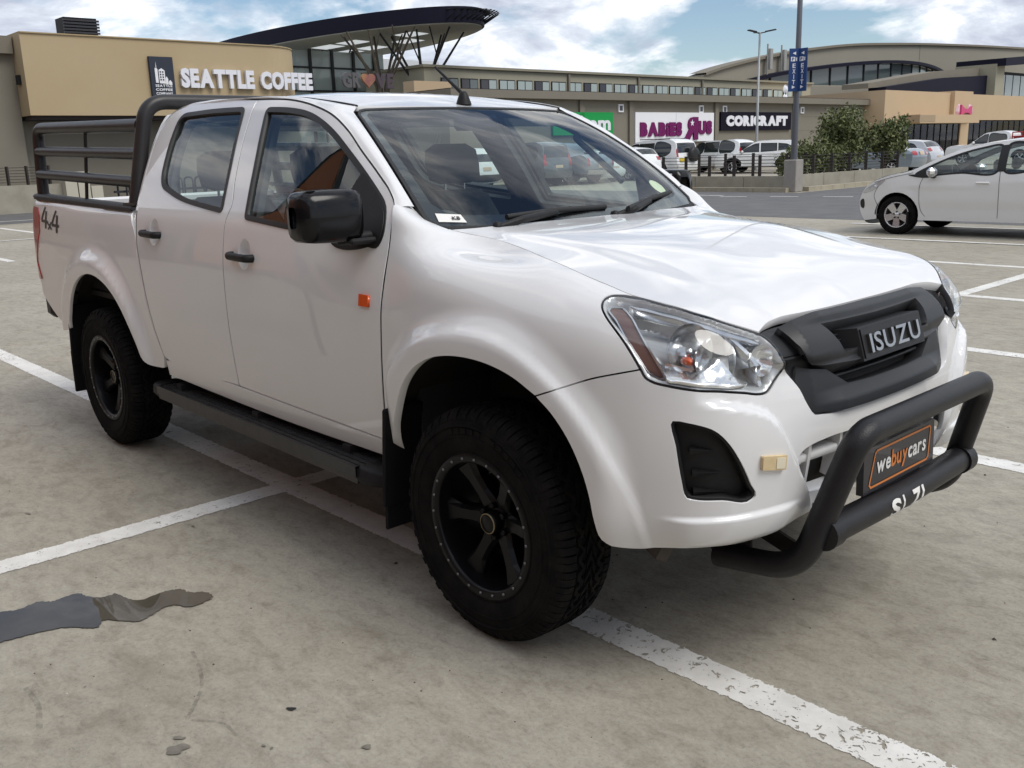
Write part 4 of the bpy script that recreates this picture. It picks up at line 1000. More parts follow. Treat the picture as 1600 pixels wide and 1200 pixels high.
# ---- mirrors
for sd in (1,-1):
    M=empty('door_mirror',(0,0,0)); M.parent=T
    if sd<0:      # the far one is folded back
        pv=Vector((-.66,.90,0)); M.matrix_basis=Matrix.Translation(pv)@Matrix.Rotation(R(82),4,'Z')@Matrix.Translation(-pv)
    # housing as a rounded shell: rows along y (outboard), rounded-box section in x,z
    rows=[]
    ys=[-.875,-.885,-.905,-.95,-1.00,-1.05,-1.08,-1.098,-1.104]
    for y,kx_,kz_ in zip(ys,[.50,.84,.95,1,1,1,.95,.76,.35],[.6,.92,.98,1,1,.98,.93,.76,.4]):
        ring=[]; cx=-.625-.25*(y+.885)*-.35; zc=1.315
        for k in range(28):
            a=2*math.pi*k/28; ca,sa=math.cos(a),math.sin(a); p=6.0
            r_=1/((abs(ca)**p+abs(sa)**p)**(1/p)); dx=r_*ca; dz=r_*sa
            x=cx+(dx*.055 if dx<0 else dx*.075*(1-.18*abs(dz)**2))*kx_; z=zc+dz*.086*kz_
            ring.append((x,y*sd,z))
        ring.append(ring[0]); rows.append(ring)
    MB().grid(np.array(rows),True).build('mirror_housing',GLOSSB,M,fix=True)
    MB().box((-.682,-.99*sd,1.315),(.006,.19,.135),bev=.003).build('mirror_glass',CHR,M)
    b=MB(); b.tube(bend_path([(-.60,-.84*sd,1.240),(-.60,-.90*sd,1.238),(-.63,-.95*sd,1.236)],.03),.020,12); b.box((-.625,-.88*sd,1.228),(.13,.12,.022),bev=.008); b.build('mirror_arm',PLAS,M)
    if sd>0:
        th=np.linspace(0,2*np.pi,14,endpoint=False); MB().add([(-.61+.018*math.cos(a),-1.055-.022*math.sin(a),1.4025+.001*math.cos(a)) for a in th],[tuple(range(14))]).build('paint_chip',WHITEP,M,fix=True)
# side repeater
for sd in (1,-1):
    sp=np.array([(-.605,1.048),(-.552,1.046),(-.550,1.008),(-.603,1.008)]); panel('side_indicator',sideC,clean(dens(sp),.003),ORANGE,T,side=sd,lift=.010,depth=.012,step=.02)
# ---- antenna
AN=empty('antenna',(0,0,0)); AN.parent=T
zr=float(roofz(np.array(-1.07),np.array(0.)))
MB().lathe([(0,.055),(.012,.054),(.018,.045),(.028,.018),(.034,.0)],20,'z',c=(-1.075,0,zr)).build('antenna_base',PLAS,AN)
MB().tube([(-1.075,0,zr+.04),(-1.115,0,zr+.068),(-1.255,0,zr+.165)],[.009,.0075,.0055],10).build('antenna_rod',PLAS,AN)
# ---- inside of the body and cabin
b=MB()
b.box((-1.55,0,.55),(2.1,1.60,.04)); b.box((-.46,0,.86),(.04,1.56,.62)); b.build('cabin_floor',TRIM,T)
for sd in (1,-1):      # inner skin that closes the shut lines
    q=np.array([(-.50,.50),(-2.36,.55),(-2.45,1.0),(-2.50,1.20),(-.50,1.19)]); panel('inner_sill',sideC,dens(q),DARK,T,side=sd,lift=-.075,step=.1,rim=False)
rh2=dens(np.array([(-1.10,-.50),(-2.55,-.52),(-2.55,.52),(-1.10,.50)])); panel('roof_lining',rooff,rh2,LINING,T,side=1,lift=-.03,step=.1,center=(-1.8,0,1),rim=False)
# dashboard
yy=np.linspace(-.72,.72,20); rows=[]
for x,z in ((-.42,1.16),(-.50,1.19),(-.62,1.19),(-.74,1.165),(-.80,1.11),(-.80,.95),(-.72,.80)):
    rows.append(np.stack([np.full(20,x)+.05*(np.abs(yy)/.72)**2*-1,yy,np.full(20,z)+.02*np.exp(-((yy+.36)/.2)**2)],-1))
MB().grid(np.array(rows),True).build('dashboard',TRIM,T,fix=True)
SW=empty('steering_wheel',(0,0,0)); SW.parent=T
cw=Vector((-.93,-.36,1.13)); ax=Vector((.80,0,-.60)).normalized(); q=ax.to_track_quat('Z','Y').to_matrix().to_4x4(); q.translation=cw
ring=[q@Vector((.185*math.cos(a),.185*math.sin(a),0)) for a in np.linspace(0,2*math.pi,41)]
MB().tube(ring,.015,10,caps=False).build('wheel_ring',mat('steering_grey',(.06,.06,.06),.5),SW)
b=MB()
for a in (R(0),R(180),R(270)): b.tube([q@Vector((0,0,.02)),q@Vector((.185*math.cos(a),.185*math.sin(a),0))],.016,8)
b.build('wheel_spoke',TRIM,SW); b=MB(); b.lathe([(0,-.02),(.06,-.015),(.075,.0),(.07,.05)],24,'z'); b.v=[tuple(q@Vector(v)) for v in b.v]; b.build('wheel_hub',TRIM,SW)
def seat(x,y,w=.50):
    S=empty('seat',(0,0,0)); S.parent=T
    def slab(name,pts,w,th,taper=.86):
        rows=[]
        for (px,pz,k,t) in pts:
            ring=[]
            for j in range(20):
                a=2*math.pi*j/20; ca,sa=math.cos(a),math.sin(a); r_=1/((abs(ca)**4+abs(sa)**4)**.25)
                ring.append((px+r_*sa*th*t*.5,y+r_*ca*w*k*.5,pz))
            ring.append(ring[0]); rows.append(ring)
        MB().grid(np.array(rows),True).add(rows[-1][:-1],[tuple(range(20))]).add(rows[0][:-1],[tuple(range(20))]).build(name,SEATM,S,fix=True)
    slab('backrest',[(x-.02,.72,.8,.7),(x-.05,.80,1,1),(x-.10,1.0,1,1),(x-.16,1.20,.95,.9),(x-.19,1.30,.80,.7),(x-.20,1.33,.6,.4)],w,.15)
    slab('headrest',[(x-.185,1.36,.6,.5),(x-.185,1.38,.95,.9),(x-.20,1.45,1,1),(x-.21,1.52,.95,.9),(x-.215,1.55,.6,.5)],.30,.11)
    MB().box((x+.22,y,.74),(.50,w,.14),bev=.05).build('cushion',SEATM,S)
    b=MB(); b.tube([(x-.19,y-.06,1.30),(x-.19,y-.06,1.40)],.007,8); b.tube([(x-.19,y+.06,1.30),(x-.19,y+.06,1.40)],.007,8); b.build('headrest_post',CHRS,S)
seat(-1.42,-.37); seat(-1.42,.37); seat(-2.28,-.40,.55); seat(-2.28,.40,.55)
MB().box((-1.0,0,1.625),(.03,.24,.065),bev=.015).tube([(-1.0,0,1.635),(-1.01,0,1.66)],.008,8).build('rear_view_mirror',TRIM,T)
for sd in (1,-1):
    MB().tube(bend_path([(-.72,-.60*sd,1.36),(-.76,-.60*sd,1.39),(-.98,-.585*sd,1.55),(-1.0,-.60*sd,1.56)],.03,4),.014,10).build('grab_handle',TRIM,T)
    # screen pillar inside
    A=wsf(np.full(10,-.97*1.0),np.linspace(.02,.98,10)); b=MB(); b.grid(np.array([A+[-.01,0,-.01],A+[-.07,-.03,-.02]])*[1,sd,1],True); b.build('pillar_trim',TRIM,T)
# ---- chassis and running gear
b=MB()
for sd in (1,-1): b.box((-1.75,-.42*sd,.50),(4.6,.09,.15)); 
b.box((-3.95,0,.5),(.1,.9,.1)); b.box((.45,0,.44),(.25,1.0,.12)); b.box((-1.2,.1,.46),(1.1,.5,.22)); b.build('chassis',DARK,T)
b=MB(); b.tube([(-3.095,-.70,.39),(-3.095,.70,.39)],.05,12); b.lathe([(0,-.16),(.10,-.12),(.16,-.05),(.16,.05),(.10,.12),(0,.16)],20,'y',c=(-3.095,.0,.39)); b.build('rear_axle',DARK,T)
b=MB(); b.tube([(0,-.70,.38),(0,.70,.38)],.04,10); b.tube([(.0,-.66,.36),(.12,-.38,.40)],.035,8); b.tube([(.0,.66,.36),(.12,.38,.40)],.035,8); b.build('front_axle',DARK,T)
b=MB(); b.box((.40,-.56,.355),(.16,.05,.12),bev=.03,ry=.5); b.build('tow_hook',mat('hook_metal',(.06,.055,.05),.6,noise=.7,nscale=20,ncol=(.12,.10,.08)),T)
b=MB(); b.box((.32,0,.50),(.5,1.3,.02),ry=-.15); b.build('skid_plate',DARK,T)
b=MB(); b.box((.45,0,.80),(.5,1.20,.40)); b.build('engine_bay',DARK,T)
# ================================================================== ground
def ground_mat():
    m=bpy.data.materials.new('concrete_paving'); m.use_nodes=True; MATS['concrete_paving']=m; nt=m.node_tree; N=nt.nodes; L=nt.links; p=N['Principled BSDF']
    tc=N.new('ShaderNodeTexCoord')
    def noise(sc,det,ro=.6,dist=0,vec=None):
        n=N.new('ShaderNodeTexNoise'); n.inputs['Scale'].default_value=sc; n.inputs['Detail'].default_value=det; n.inputs['Roughness'].default_value=ro; n.inputs['Distortion'].default_value=dist; L.new(vec or tc.outputs['Object'],n.inputs['Vector']); return n.outputs[0]
    def ramp(src,*st):
        r=N.new('ShaderNodeValToRGB'); e=r.color_ramp.elements
        while len(e)<len(st): e.new(.5)
        for q,(po,c) in zip(e,st): q.position=po; q.color=(*c,1)
        L.new(src,r.inputs[0]); return r.outputs[0]
    def mix(fac,a,b,mode='MIX'):
        x=N.new('ShaderNodeMix'); x.data_type='RGBA'; x.blend_type=mode
        for i,v in ((0,fac),(6,a),(7,b)):
            if isinstance(v,(int,float)): x.inputs[i].default_value=v
            elif isinstance(v,tuple): x.inputs[i].default_value=(*v,1)
            else: L.new(v,x.inputs[i])
        return x.outputs[2]
    big=ramp(noise(.55,4,.5),(.30,(.315,.290,.238)),(.70,(.375,.350,.296)))
    # float-finished texture, smeared along x
    mp=N.new('ShaderNodeMapping'); mp.inputs['Scale'].default_value=(3.,5.2,3.); mp.inputs['Rotation'].default_value=(0,0,.5); L.new(tc.outputs['Object'],mp.inputs[0])
    sm=ramp(noise(1.7,9,.68,.6,mp.outputs[0]),(.32,(.74,.72,.69)),(.50,(1,1,1)),(.74,(1.13,1.12,1.09)))
    c=mix(.85,big,sm,'MULTIPLY')
    mp3=N.new('ShaderNodeMapping'); mp3.inputs['Scale'].default_value=(9.,15.,9.); mp3.inputs['Rotation'].default_value=(0,0,.35); L.new(tc.outputs['Object'],mp3.inputs[0])
    mid=ramp(noise(1.6,10,.74,.5,mp3.outputs[0]),(.33,(.70,.68,.65)),(.47,(.97,.96,.95)),(.60,(1.08,1.075,1.06)),(.70,(1.24,1.23,1.20)))
    c=mix(.78,c,mid,'MULTIPLY')
    fine=ramp(noise(70,8,.78),(.36,(.70,.69,.67)),(.55,(1.05,1.05,1.04)))
    c=mix(.6,c,fine,'MULTIPLY')
    pit=ramp(noise(130,2,.5),(.27,(.35,.33,.30)),(.335,(1,1,1)))
    c=mix(.6,c,pit,'MULTIPLY')
    stain=ramp(noise(1.15,5,.62,.3),(.30,(.66,.62,.57)),(.42,(1,1,1)))
    c=mix(.25,c,stain,'MULTIPLY')
    L.new(c,p.inputs['Base Color'])
    r=N.new('ShaderNodeMapRange'); r.inputs[1].default_value=.3; r.inputs[2].default_value=.7; r.inputs[3].default_value=.55; r.inputs[4].default_value=.85; L.new(noise(3,6),r.inputs[0]); L.new(r.outputs[0],p.inputs['Roughness'])
    b=N.new('ShaderNodeBump'); b.inputs['Strength'].default_value=.35; b.inputs['Distance'].default_value=.006; L.new(noise(60,8,.7),b.inputs['Height']); L.new(b.outputs[0],p.inputs['Normal'])
    p.inputs['Specular IOR Level'].default_value=.35
    return m
GM=ground_mat()
def sheet(name,poly,z,m,kind='structure',th=0):
    b=MB(); n=len(poly); b.add([(x,y,z) for x,y in poly],[tuple(range(n))]); o=b.build(name,m); o['kind']=kind; return o
sheet('parking_ground',[(-900,-900),(900,-900),(900,900),(-900,900)],0,GM)
ASPH=mat('asphalt',(.105,.105,.108),.8,noise=.8,nscale=1.4,ncol=(.15,.148,.145),bump=.4,bscale=90,detail=10)
sheet('access_road',[(-40,15.6),(-14.35,15.6),(-14.35,24.25),(-40,24.25)],.004,ASPH)
sheet('access_road',[(-14.35,15.2),(30,14.4),(60,30),(60,70),(-13.9,70),(-13.9,24.2),(-14.35,24.2)],.004,ASPH)
sheet('access_road',[(-36,-40),(-26.5,-40),(-26.5,15.6),(-36,15.6)],.004,ASPH)
# worn line paint
def line_mat(hw):
    m=bpy.data.materials.new('line_paint'); m.use_nodes=True; nt=m.node_tree; N=nt.nodes; L=nt.links; p=N['Principled BSDF']; out=N['Material Output']
    tc=N.new('ShaderNodeTexCoord'); geo=N.new('ShaderNodeNewGeometry'); sep=N.new('ShaderNodeSeparateXYZ'); L.new(tc.outputs['Object'],sep.inputs[0])
    def noise(sc,det,ro,vec,dist=0):
        n=N.new('ShaderNodeTexNoise'); n.inputs['Scale'].default_value=sc; n.inputs['Detail'].default_value=det; n.inputs['Roughness'].default_value=ro; n.inputs['Distortion'].default_value=dist; L.new(vec,n.inputs['Vector']); return n.outputs[0]
    P=geo.outputs['Position']
    def M_(op,a,b):
        n=N.new('ShaderNodeMath'); n.operation=op
        for i,v in enumerate((a,b)):
            if v is None: continue
            if isinstance(v,(int,float)): n.inputs[i].default_value=v
            else: L.new(v,n.inputs[i])
        return n.outputs[0]
    ay=M_('ABSOLUTE',sep.outputs[1],None); edge=M_('DIVIDE',ay,hw)
    jag=M_('ADD',edge,M_('MULTIPLY',M_('SUBTRACT',noise(30,6,.72,P),.5),.62)); inside_=M_('LESS_THAN',jag,.88)
    worn=M_('ADD',noise(1.1,3,.5,P),0.0); chip=noise(30,5,.66,P,.8)
    thr=M_('ADD',M_('MULTIPLY',worn,.46),.135); keep=M_('GREATER_THAN',chip,thr)
    keep2=M_('GREATER_THAN',noise(75,3,.5,P),.31)
    a=M_('MULTIPLY',M_('MULTIPLY',inside_,keep),keep2)
    col=N.new('ShaderNodeValToRGB'); e=col.color_ramp.elements; e[0].position=.3; e[0].color=(.60,.585,.545,1); e[1].position=.65; e[1].color=(.78,.77,.73,1); L.new(noise(7,8,.65,P),col.inputs[0]); L.new(col.outputs[0],p.inputs['Base Color']); p.inputs['Roughness'].default_value=.65
    t=N.new('ShaderNodeBsdfTransparent'); mx=N.new('ShaderNodeMixShader'); L.new(a,mx.inputs[0]); L.new(t.outputs[0],mx.inputs[1]); L.new(p.outputs[0],mx.inputs[2]); L.new(mx.outputs[0],out.inputs[0])
    return m
HW=.077; LPM=line_mat(HW)
def line(x0,y0,x1,y1,z=.002):
    d=Vector((x1-x0,y1-y0)); l=d.length; o=MB().add([(0,-HW,0),(l,-HW,0),(l,HW,0),(0,HW,0)],[(0,1,2,3)]).build('parking_line',LPM); o.location=(x0,y0,z); o.rotation_euler=(0,0,math.atan2(d.y,d.x)); o['kind']='structure'
for k in range(0,7): line(-6.85,-.595+2.475*k,3.3,-.595+2.475*k,.002 if k<5 else .009)
line(-1.755,-5.6,-1.755,19.4,.0027)
for k in range(-2,7): line(-25,-.595+2.475*k,-15,-.595+2.475*k)
line(-20,-10,-20,14,.0085); line(-28,-20,-28,15,.009)
for k in range(5): line(-16.5+1.3*k*1.15,21.3+.35*k,-15.7+1.3*k*1.15,21.5+.35*k,.009)
line(-17.5,22.4,-15.2,22.1,.009)
# puddle
PUD=[(-1.44,-2.16),(-1.40,-2.04),(-1.345,-1.973),(-1.314,-1.93),(-1.321,-1.85),(-1.292,-1.815),(-1.294,-1.776),(-1.292,-1.732),(-1.231,-1.709),(-1.191,-1.678),(-1.188,-1.633),(-1.132,-1.621),(-1.069,-1.589),(-1.072,-1.529),(-1.062,-1.463),(-.994,-1.433),(-.951,-1.393),(-.915,-1.393),(-.889,-1.43),(-.885,-1.479),(-.947,-1.525),(-.952,-1.557),(-.93,-1.6),(-.916,-1.65),(-.952,-1.691),(-1.012,-1.743),(-.978,-1.766),(-1.056,-1.853),(-1.082,-1.926),(-1.106,-2.037),(-1.16,-2.15),(-1.3,-2.24)]
pd=cr_path(PUD,.008,closed=True); rj=np.random.RandomState(3); pd=pd+rj.normal(0,.0022,pd.shape)
WET=mat('standing_water',(.075,.066,.05),.012,spec=.9,noise=.5,nscale=6,ncol=(.13,.115,.09),ior=1.40)
sheet('puddle',[tuple(p) for p in pd],.0045,WET)
OIL=mat('oil_stain_dark',(.15,.135,.11),.6,noise=.7,nscale=40,ncol=(.24,.22,.18))
TAR=mat('tar_spot',(.02,.019,.018),.4)
def blob(x,y,rx,ry,rot=0,seed=0,m=None):
    r_=random.Random(seed); n=26; ph=[r_.uniform(0,6.28) for _ in range(4)]; pts=[]
    for k in range(n):
        a=2*math.pi*k/n; q=1+.18*math.sin(2*a+ph[0])+.14*math.sin(3*a+ph[1])+.10*math.sin(5*a+ph[2])
        u,v=rx*q*math.cos(a),ry*q*math.sin(a); pts.append((x+u*math.cos(rot)-v*math.sin(rot),y+u*math.sin(rot)+v*math.cos(rot)))
    sheet('oil_spot',pts,.0035,m or OIL)
blob(-.08,-1.56,.012,.009,.5,1,TAR); blob(-.13,-1.87,.028,.022,.8,2); blob(-.175,-1.845,.016,.008,.9,9); blob(.22,-1.51,.010,.012,.4,3); blob(.02,-1.70,.006,.004,.2,4); blob(.045,-1.69,.005,.004,0,5)
for q in range(7): blob(random.uniform(-1.5,1.2),random.uniform(-2.1,-1.0),random.uniform(.003,.007),random.uniform(.002,.005),random.uniform(0,3),20+q)
blob(1.55,-.05,.02,.012,.3,61); blob(-2.3,-1.6,.02,.006,.1,62); blob(-1.6,-1.15,.012,.006,.1,63)
# grit on the concrete, tyre scuffs
def ghost(name,col,alpha):
    m=bpy.data.materials.new(name); m.use_nodes=True; nt=m.node_tree; N=nt.nodes; L=nt.links; p=N['Principled BSDF']; p.inputs['Base Color'].default_value=(*col,1); p.inputs['Roughness'].default_value=.8
    g=N.new('ShaderNodeNewGeometry'); n=N.new('ShaderNodeTexNoise'); n.inputs['Scale'].default_value=40; n.inputs['Detail'].default_value=6; L.new(g.outputs['Position'],n.inputs['Vector'])
    r=N.new('ShaderNodeMapRange'); r.inputs[1].default_value=.35; r.inputs[2].default_value=.65; r.inputs[3].default_value=0; r.inputs[4].default_value=alpha; L.new(n.outputs[0],r.inputs[0])
    t=N.new('ShaderNodeBsdfTransparent'); x=N.new('ShaderNodeMixShader'); L.new(r.outputs[0],x.inputs[0]); L.new(t.outputs[0],x.inputs[1]); L.new(p.outputs[0],x.inputs[2]); L.new(x.outputs[0],N['Material Output'].inputs[0]); return m
SCF=ghost('tyre_scuff',(.14,.13,.105),.30)
for path,w in (([(-.596,-1.616),(-.478,-1.645),(-.371,-1.689),(-.304,-1.74),(-.244,-1.792)],.012),([(-.752,-2.062),(-.635,-2.065),(-.494,-2.101)],.016),([(-.234,-1.782),(-.15,-1.728),(-.075,-1.728)],.010)):
    q=cr_path(path,.03); t_=np.gradient(q,axis=0); t_/=np.linalg.norm(t_,axis=1,keepdims=True); nn_=np.stack([-t_[:,1],t_[:,0]],1)*w/2
    P=np.stack([np.c_[q+nn_,np.full(len(q),.0012)],np.c_[q-nn_,np.full(len(q),.0012)]]); o=MB().grid(P,False).build('tyre_mark',SCF); o['kind']='structure'
gr=MB(); rg=np.random.RandomState(5)
for k in range(420):
    x,y=rg.uniform(-3.2,2.2),rg.uniform(-2.2,2.8); s_=rg.uniform(.0012,.0042)*(1.0 if rg.rand()<.93 else 2.2); a=rg.uniform(0,6.28)
    b4=[(x+s_*math.cos(a+q)*rg.uniform(.7,1.3),y+s_*math.sin(a+q)*rg.uniform(.7,1.3),.0005) for q in (0,1.57,3.14,4.71)]; gr.cm=int(rg.rand()<.35)
    gr.add(b4+[(x,y,s_*.9)],[(0,1,4),(1,2,4),(2,3,4),(3,0,4)])
o=gr.build('grit',[mat('grit_dark',(.06,.05,.04),.9),mat('grit_pale',(.5,.48,.42),.9)]); o['kind']='stuff'; tag(o,'tiny scattered stone grit on the concrete','grit')
# ================================================================== buildings
# the mall across the aisle, behind the photographer: it is what the flank of the pickup mirrors
OB=empty('opposite_building',(0,0,0),0,'pinkish brick mall wall mirrored in the flank of the pickup','building')
BRK=mat('pink_brick',(.40,.235,.185),.85,noise=.5,nscale=.7,ncol=(.33,.20,.16))
MB().box((-6,-12.4,5.2),(70,.8,10.4)).build('wall',BRK,OB)
MB().box((-6,-12.3,10.55),(70.4,1.2,.3)).build('coping',mat('coping_grey',(.35,.33,.3),.8),OB)
for k in range(-9,8): MB().box((k*3.6,-11.95,1.6),(2.9,.06,3.0)).build('shop_window',mat('dark_window',(.03,.03,.04),.1,spec=.7),OB)
TAUPE=mat('taupe_plaster',(.215,.195,.155),.85,noise=.5,nscale=.5,ncol=(.185,.165,.13),bump=.15,bscale=40)
TAUPE2=mat('taupe_cornice',(.20,.18,.143),.85,noise=.4,nscale=.8,ncol=(.17,.15,.12))
BEIGE=mat('beige_plaster',(.44,.345,.212),.85,noise=.55,nscale=.45,ncol=(.42,.32,.18),bump=.15,bscale=30)
PEACH=mat('peach_plaster',(.52,.385,.245),.85,noise=.4,nscale=.5,ncol=(.47,.35,.22))
LTAUPE=mat('pale_taupe_plaster',(.33,.31,.235),.85,noise=.4,nscale=.5,ncol=(.29,.27,.2))
BLUEG=mat('night_blue_metal',(.010,.010,.022),.6,spec=.15)
BLK=mat('charcoal_metal',(.015,.015,.018),.6,spec=.2)
WINB=mat('far_glass',(.10,.125,.13),.08,spec=.8); WINP=mat('pale_blind',(.36,.42,.40),.2,coat=.5); WIND=mat('dark_window',(.03,.03,.04),.1,spec=.7)
SIGNW=mat('sign_white',(.80,.80,.82),.5); SIGNG=mat('sign_green',(.012,.30,.07),.55,spec=.25); SIGNP=mat('sign_purple',(.15,.010,.095),.55,spec=.2); SIGNK=mat('sign_navy',(.008,.006,.014),.6,spec=.12); SLATE=mat('sign_slate',(.040,.048,.065),.6,spec=.2); LETW=mat('letter_white',(.76,.76,.80),.5)
def wall_panel(name,m,parent,poly,x0,x1):
    """polygon in (y,z), extruded from x0 (back) to x1 (front)"""
    M=Matrix(((0,0,1,0),(1,0,0,0),(0,1,0,0),(0,0,0,1))); return MB().prism(poly,min(x0,x1),max(x0,x1),M).build(name,m,parent,fix=True)
def bx(name,m,parent,x0,x1,y0,y1,z0,z1): return MB().box(((x0+x1)/2,(y0+y1)/2,(z0+z1)/2),(abs(x1-x0),abs(y1-y0),abs(z1-z0))).build(name,m,parent)
XM=lambda x,y,z:frame_m((x,y,z),(0,1,0),(0,0,1))      # sign plane facing +x
FG=empty('banner_flag',(-3.55,-2.6,0),0,'orange banner flag with black edge mirrored in the front door window','flag')
arc=cr_path([(-2.1,2.05),(-2.08,2.45),(-1.85,2.80),(-1.45,3.08),(-1.0,3.34),(-.5,3.66),(-.06,4.0)],.05)
for nm_,off_,m_,dy in (('banner_edge',0,BLK,0),('banner_cloth',.10,ORP,.006)):
    top_=arc-np.array([0,off_]); pl=[tuple(p) for p in top_]+[(-.06,1.0),(-2.1+off_,1.0)]
    Mx=Matrix(((1,0,0,0),(0,0,-1,0),(0,1,0,0),(0,0,0,1))); MB().prism(pl,-.004-dy,.004+dy,Mx).build(nm_,m_,FG,fix=True)
MB().tube([(0,0,0),(0,0,4.3)],.025,8).build('pole',mat('dark_steel',(.02,.02,.024),.5),FG)
# ---- long retail block with the signs
RB=empty('retail_building',(-40,44,0),0,'long low taupe retail building carrying the three large store signs','building'); RB.location=(0,0,0)
bx('wall',TAUPE,RB,-43.5,-35,27.6,68.6,0,4.15)
bx('cornice',TAUPE2,RB,-43.6,-34.55,27.4,68.75,4.15,4.54)
bx('roof_edge',BLK,RB,-43.6,-34.6,27.4,68.7,4.54,4.57)
for y in (36.9,41.05,49.35,58.55,66.9): bx('pilaster',TAUPE2,RB,-35,-34.86,y-.18,y+.18,0,4.13)
for z in (1.2,2.35,3.3): bx('wall_groove',mat('joint_dark',(.15,.135,.105),.9),RB,-35,-34.995,59,66.6,z-.012,z+.012)  # thin strips in a darker joint tone
for y in (40.2,47.8,50.3,59.6,67.3):
    v=bx('wall_vent',SIGNW,RB,-35,-34.93,y-.22,y+.22,3.52,3.96); bx('vent_hole',WIND,v,-34.96,-34.92,y-.13,y+.13,3.60,3.88)
# upper storey
US=empty('upper_storey',(0,0,0),0,'set-back pale upper floor with a band of windows behind the sign wall','building')
bx('wall',LTAUPE,US,-50,-44,33.2,76,0,6.47); bx('parapet',mat('parapet_cap',(.26,.24,.18),.85),US,-50.2,-43.8,33.0,76.2,6.47,6.62)
pat='bbbwwkwwkkwkwwwwkkwkwkkwww'
for i,y in enumerate(np.arange(34.4,74,1.55)):
    o=bx('window',BLK,US,-44,-43.95,y,y+1.35,5.20,5.92); bx('pane',{'b':WIND,'w':WINP,'k':WIND}[pat[i%len(pat)]],o,-43.96,-43.93,y+.06,y+.64,5.26,5.86); bx('pane',{'b':WINB,'w':WINP,'k':WINP}[pat[(i+1)%len(pat)]],o,-43.96,-43.93,y+.71,y+1.29,5.26,5.86)
for y in (45.3,52.5,60.1): bx('down_pipe',TAUPE2,US,-43.95,-43.85,y-.08,y+.08,4.5,6.4)
# signs
def sign(name,label,y0,y1,z0,z1,m,x=-34.86):
    o=bx(name,m,None,x-.12,x,y0,y1,z0,z1); tag(o,label,'sign'); return o
g=sign('store_sign','green store sign half hidden behind the windscreen pillar of the pickup',34.6,39.42,2.29,3.50,SIGNG)
letters('letter','Chem',XM(-34.855,35.55,2.56),3.60,.76,LETW,g,bold=.035,extrude=.05,track=.05)
w=sign('store_sign','wide white store sign with purple rounded letters and a starred R',41.37,49.02,1.80,3.52,SIGNW)
bx('panel_joint',mat('joint_grey',(.5,.5,.52),.6),w,-34.86,-34.855,45.15,45.18,1.82,3.50)
letters('letter','BABiES',XM(-34.855,41.75,2.22),3.95,.74,SIGNP,w,bold=.085,extrude=.06,track=.03)
letters('letter','US',XM(-34.855,47.35,2.30),1.42,.74,SIGNP,w,bold=.085,extrude=.06,track=.03)
RM=XM(-34.855,47.32,2.02)@Matrix.Diagonal((-1,1,1,1)); letters('big_letter','R',RM,1.42,1.24,SIGNP,w,bold=.07,extrude=.07)
def star(y,z,r,x,parent,m):
    pts=[((r if k%2==0 else r*.42)*math.sin(math.pi*k/5),(r if k%2==0 else r*.42)*math.cos(math.pi*k/5)) for k in range(10)]
    return wall_panel('star',m,parent,[(y+a,z+b) for a,b in pts],x-.02,x)
star(46.66,2.90,.21,-34.76,w,SIGNW)
k_=sign('store_sign','dark navy store sign with bold white capital letters behind the lamp post',49.78,58.05,2.42,3.58,SIGNK)
letters('letter','CORICRAFT',XM(-34.855,50.3,2.76),7.2,.60,LETW,k_,bold=.085,extrude=.05,track=.02)
# ---- coffee shop block
CS=empty('coffee_shop_building',(0,0,0),0,'tan coffee shop block with an overhanging rounded fascia above a grey wall','building')
def cs_outline():
    pts=[(-33.0,7.95),(-33.0,16.9)]
    for k in range(1,13):
        a=R(90)*k/12; pts.append((-33.0-2.6*(1-math.cos(a)),16.9+2.2*math.sin(a)))
    pts+=[(-36,19.1),(-36,7.95)]; return pts
def zprism(name,m,parent,poly,z0,z1): return MB().prism(poly,z0,z1).build(name,m,parent,fix=True)
zprism('fascia',BEIGE,CS,cs_outline(),3.18,5.80)
zprism('fascia_cap',mat('cap_beige',(.40,.31,.18),.85),CS,[(x+(.05 if x>-35.5 else 0),y) for x,y in cs_outline()],5.80,5.84)
zprism('soffit_band',mat('soffit_dark',(.05,.04,.04),.8),CS,[(x-.25,y+.1) for x,y in cs_outline()],3.05,3.18)
bx('wall',TAUPE,CS,-46,-33.95,-30,7.94,0,5.2); bx('wall',TAUPE,CS,-46,-34.4,7.94,19.0,0,3.18); bx('upper_wall',TAUPE,CS,-46,-36,7.94,19.0,3.18,5.7); bx('wall_cap',TAUPE2,CS,-46,-33.7,-30,7.9,5.2,5.76)
bx('down_pipe',TAUPE2,CS,-34.4,-34.3,8.6,8.75,0,3.0)
u=bx('air_vent',BLK,CS,-33.9,-33.1,9.45,10.55,5.84,6.40)
for k in range(5): bx('vent_slat',mat('vent_slat',(.03,.03,.035),.5),u,-33.12,-33.05,9.43,10.62,5.88+.10*k,5.94+.10*k)
bx('wall_lamp',BLK,CS,-33.7,-33.45,7.85,7.95,4.2,4.5)
lg=bx('coffee_logo_board',SLATE,None,-33.0,-32.86,12.15,13.02,3.82,5.22); tag(lg,'slate grey upright logo board with a white city skyline on the tan fascia','sign')
def onlog(y,z): return (12.15+y,3.82+z)
for (y0,y1,z0,z1) in ((.16,.26,.50,1.02),(.30,.52,.48,.98),(.53,.62,.46,.70),(.64,.76,.44,.58)):
    wall_panel('skyline_tower',SIGNW,lg,[onlog(y0,z0),onlog(y1,z0-.01),onlog(y1,z1-.06),onlog(y0+(y1-y0)*.5,z1+.02),onlog(y0,z1-.04)],-32.86,-32.84)
wall_panel('skyline_tower',SIGNW,lg,[onlog(.20,1.0),onlog(.23,1.0),onlog(.215,1.22)],-32.86,-32.84)
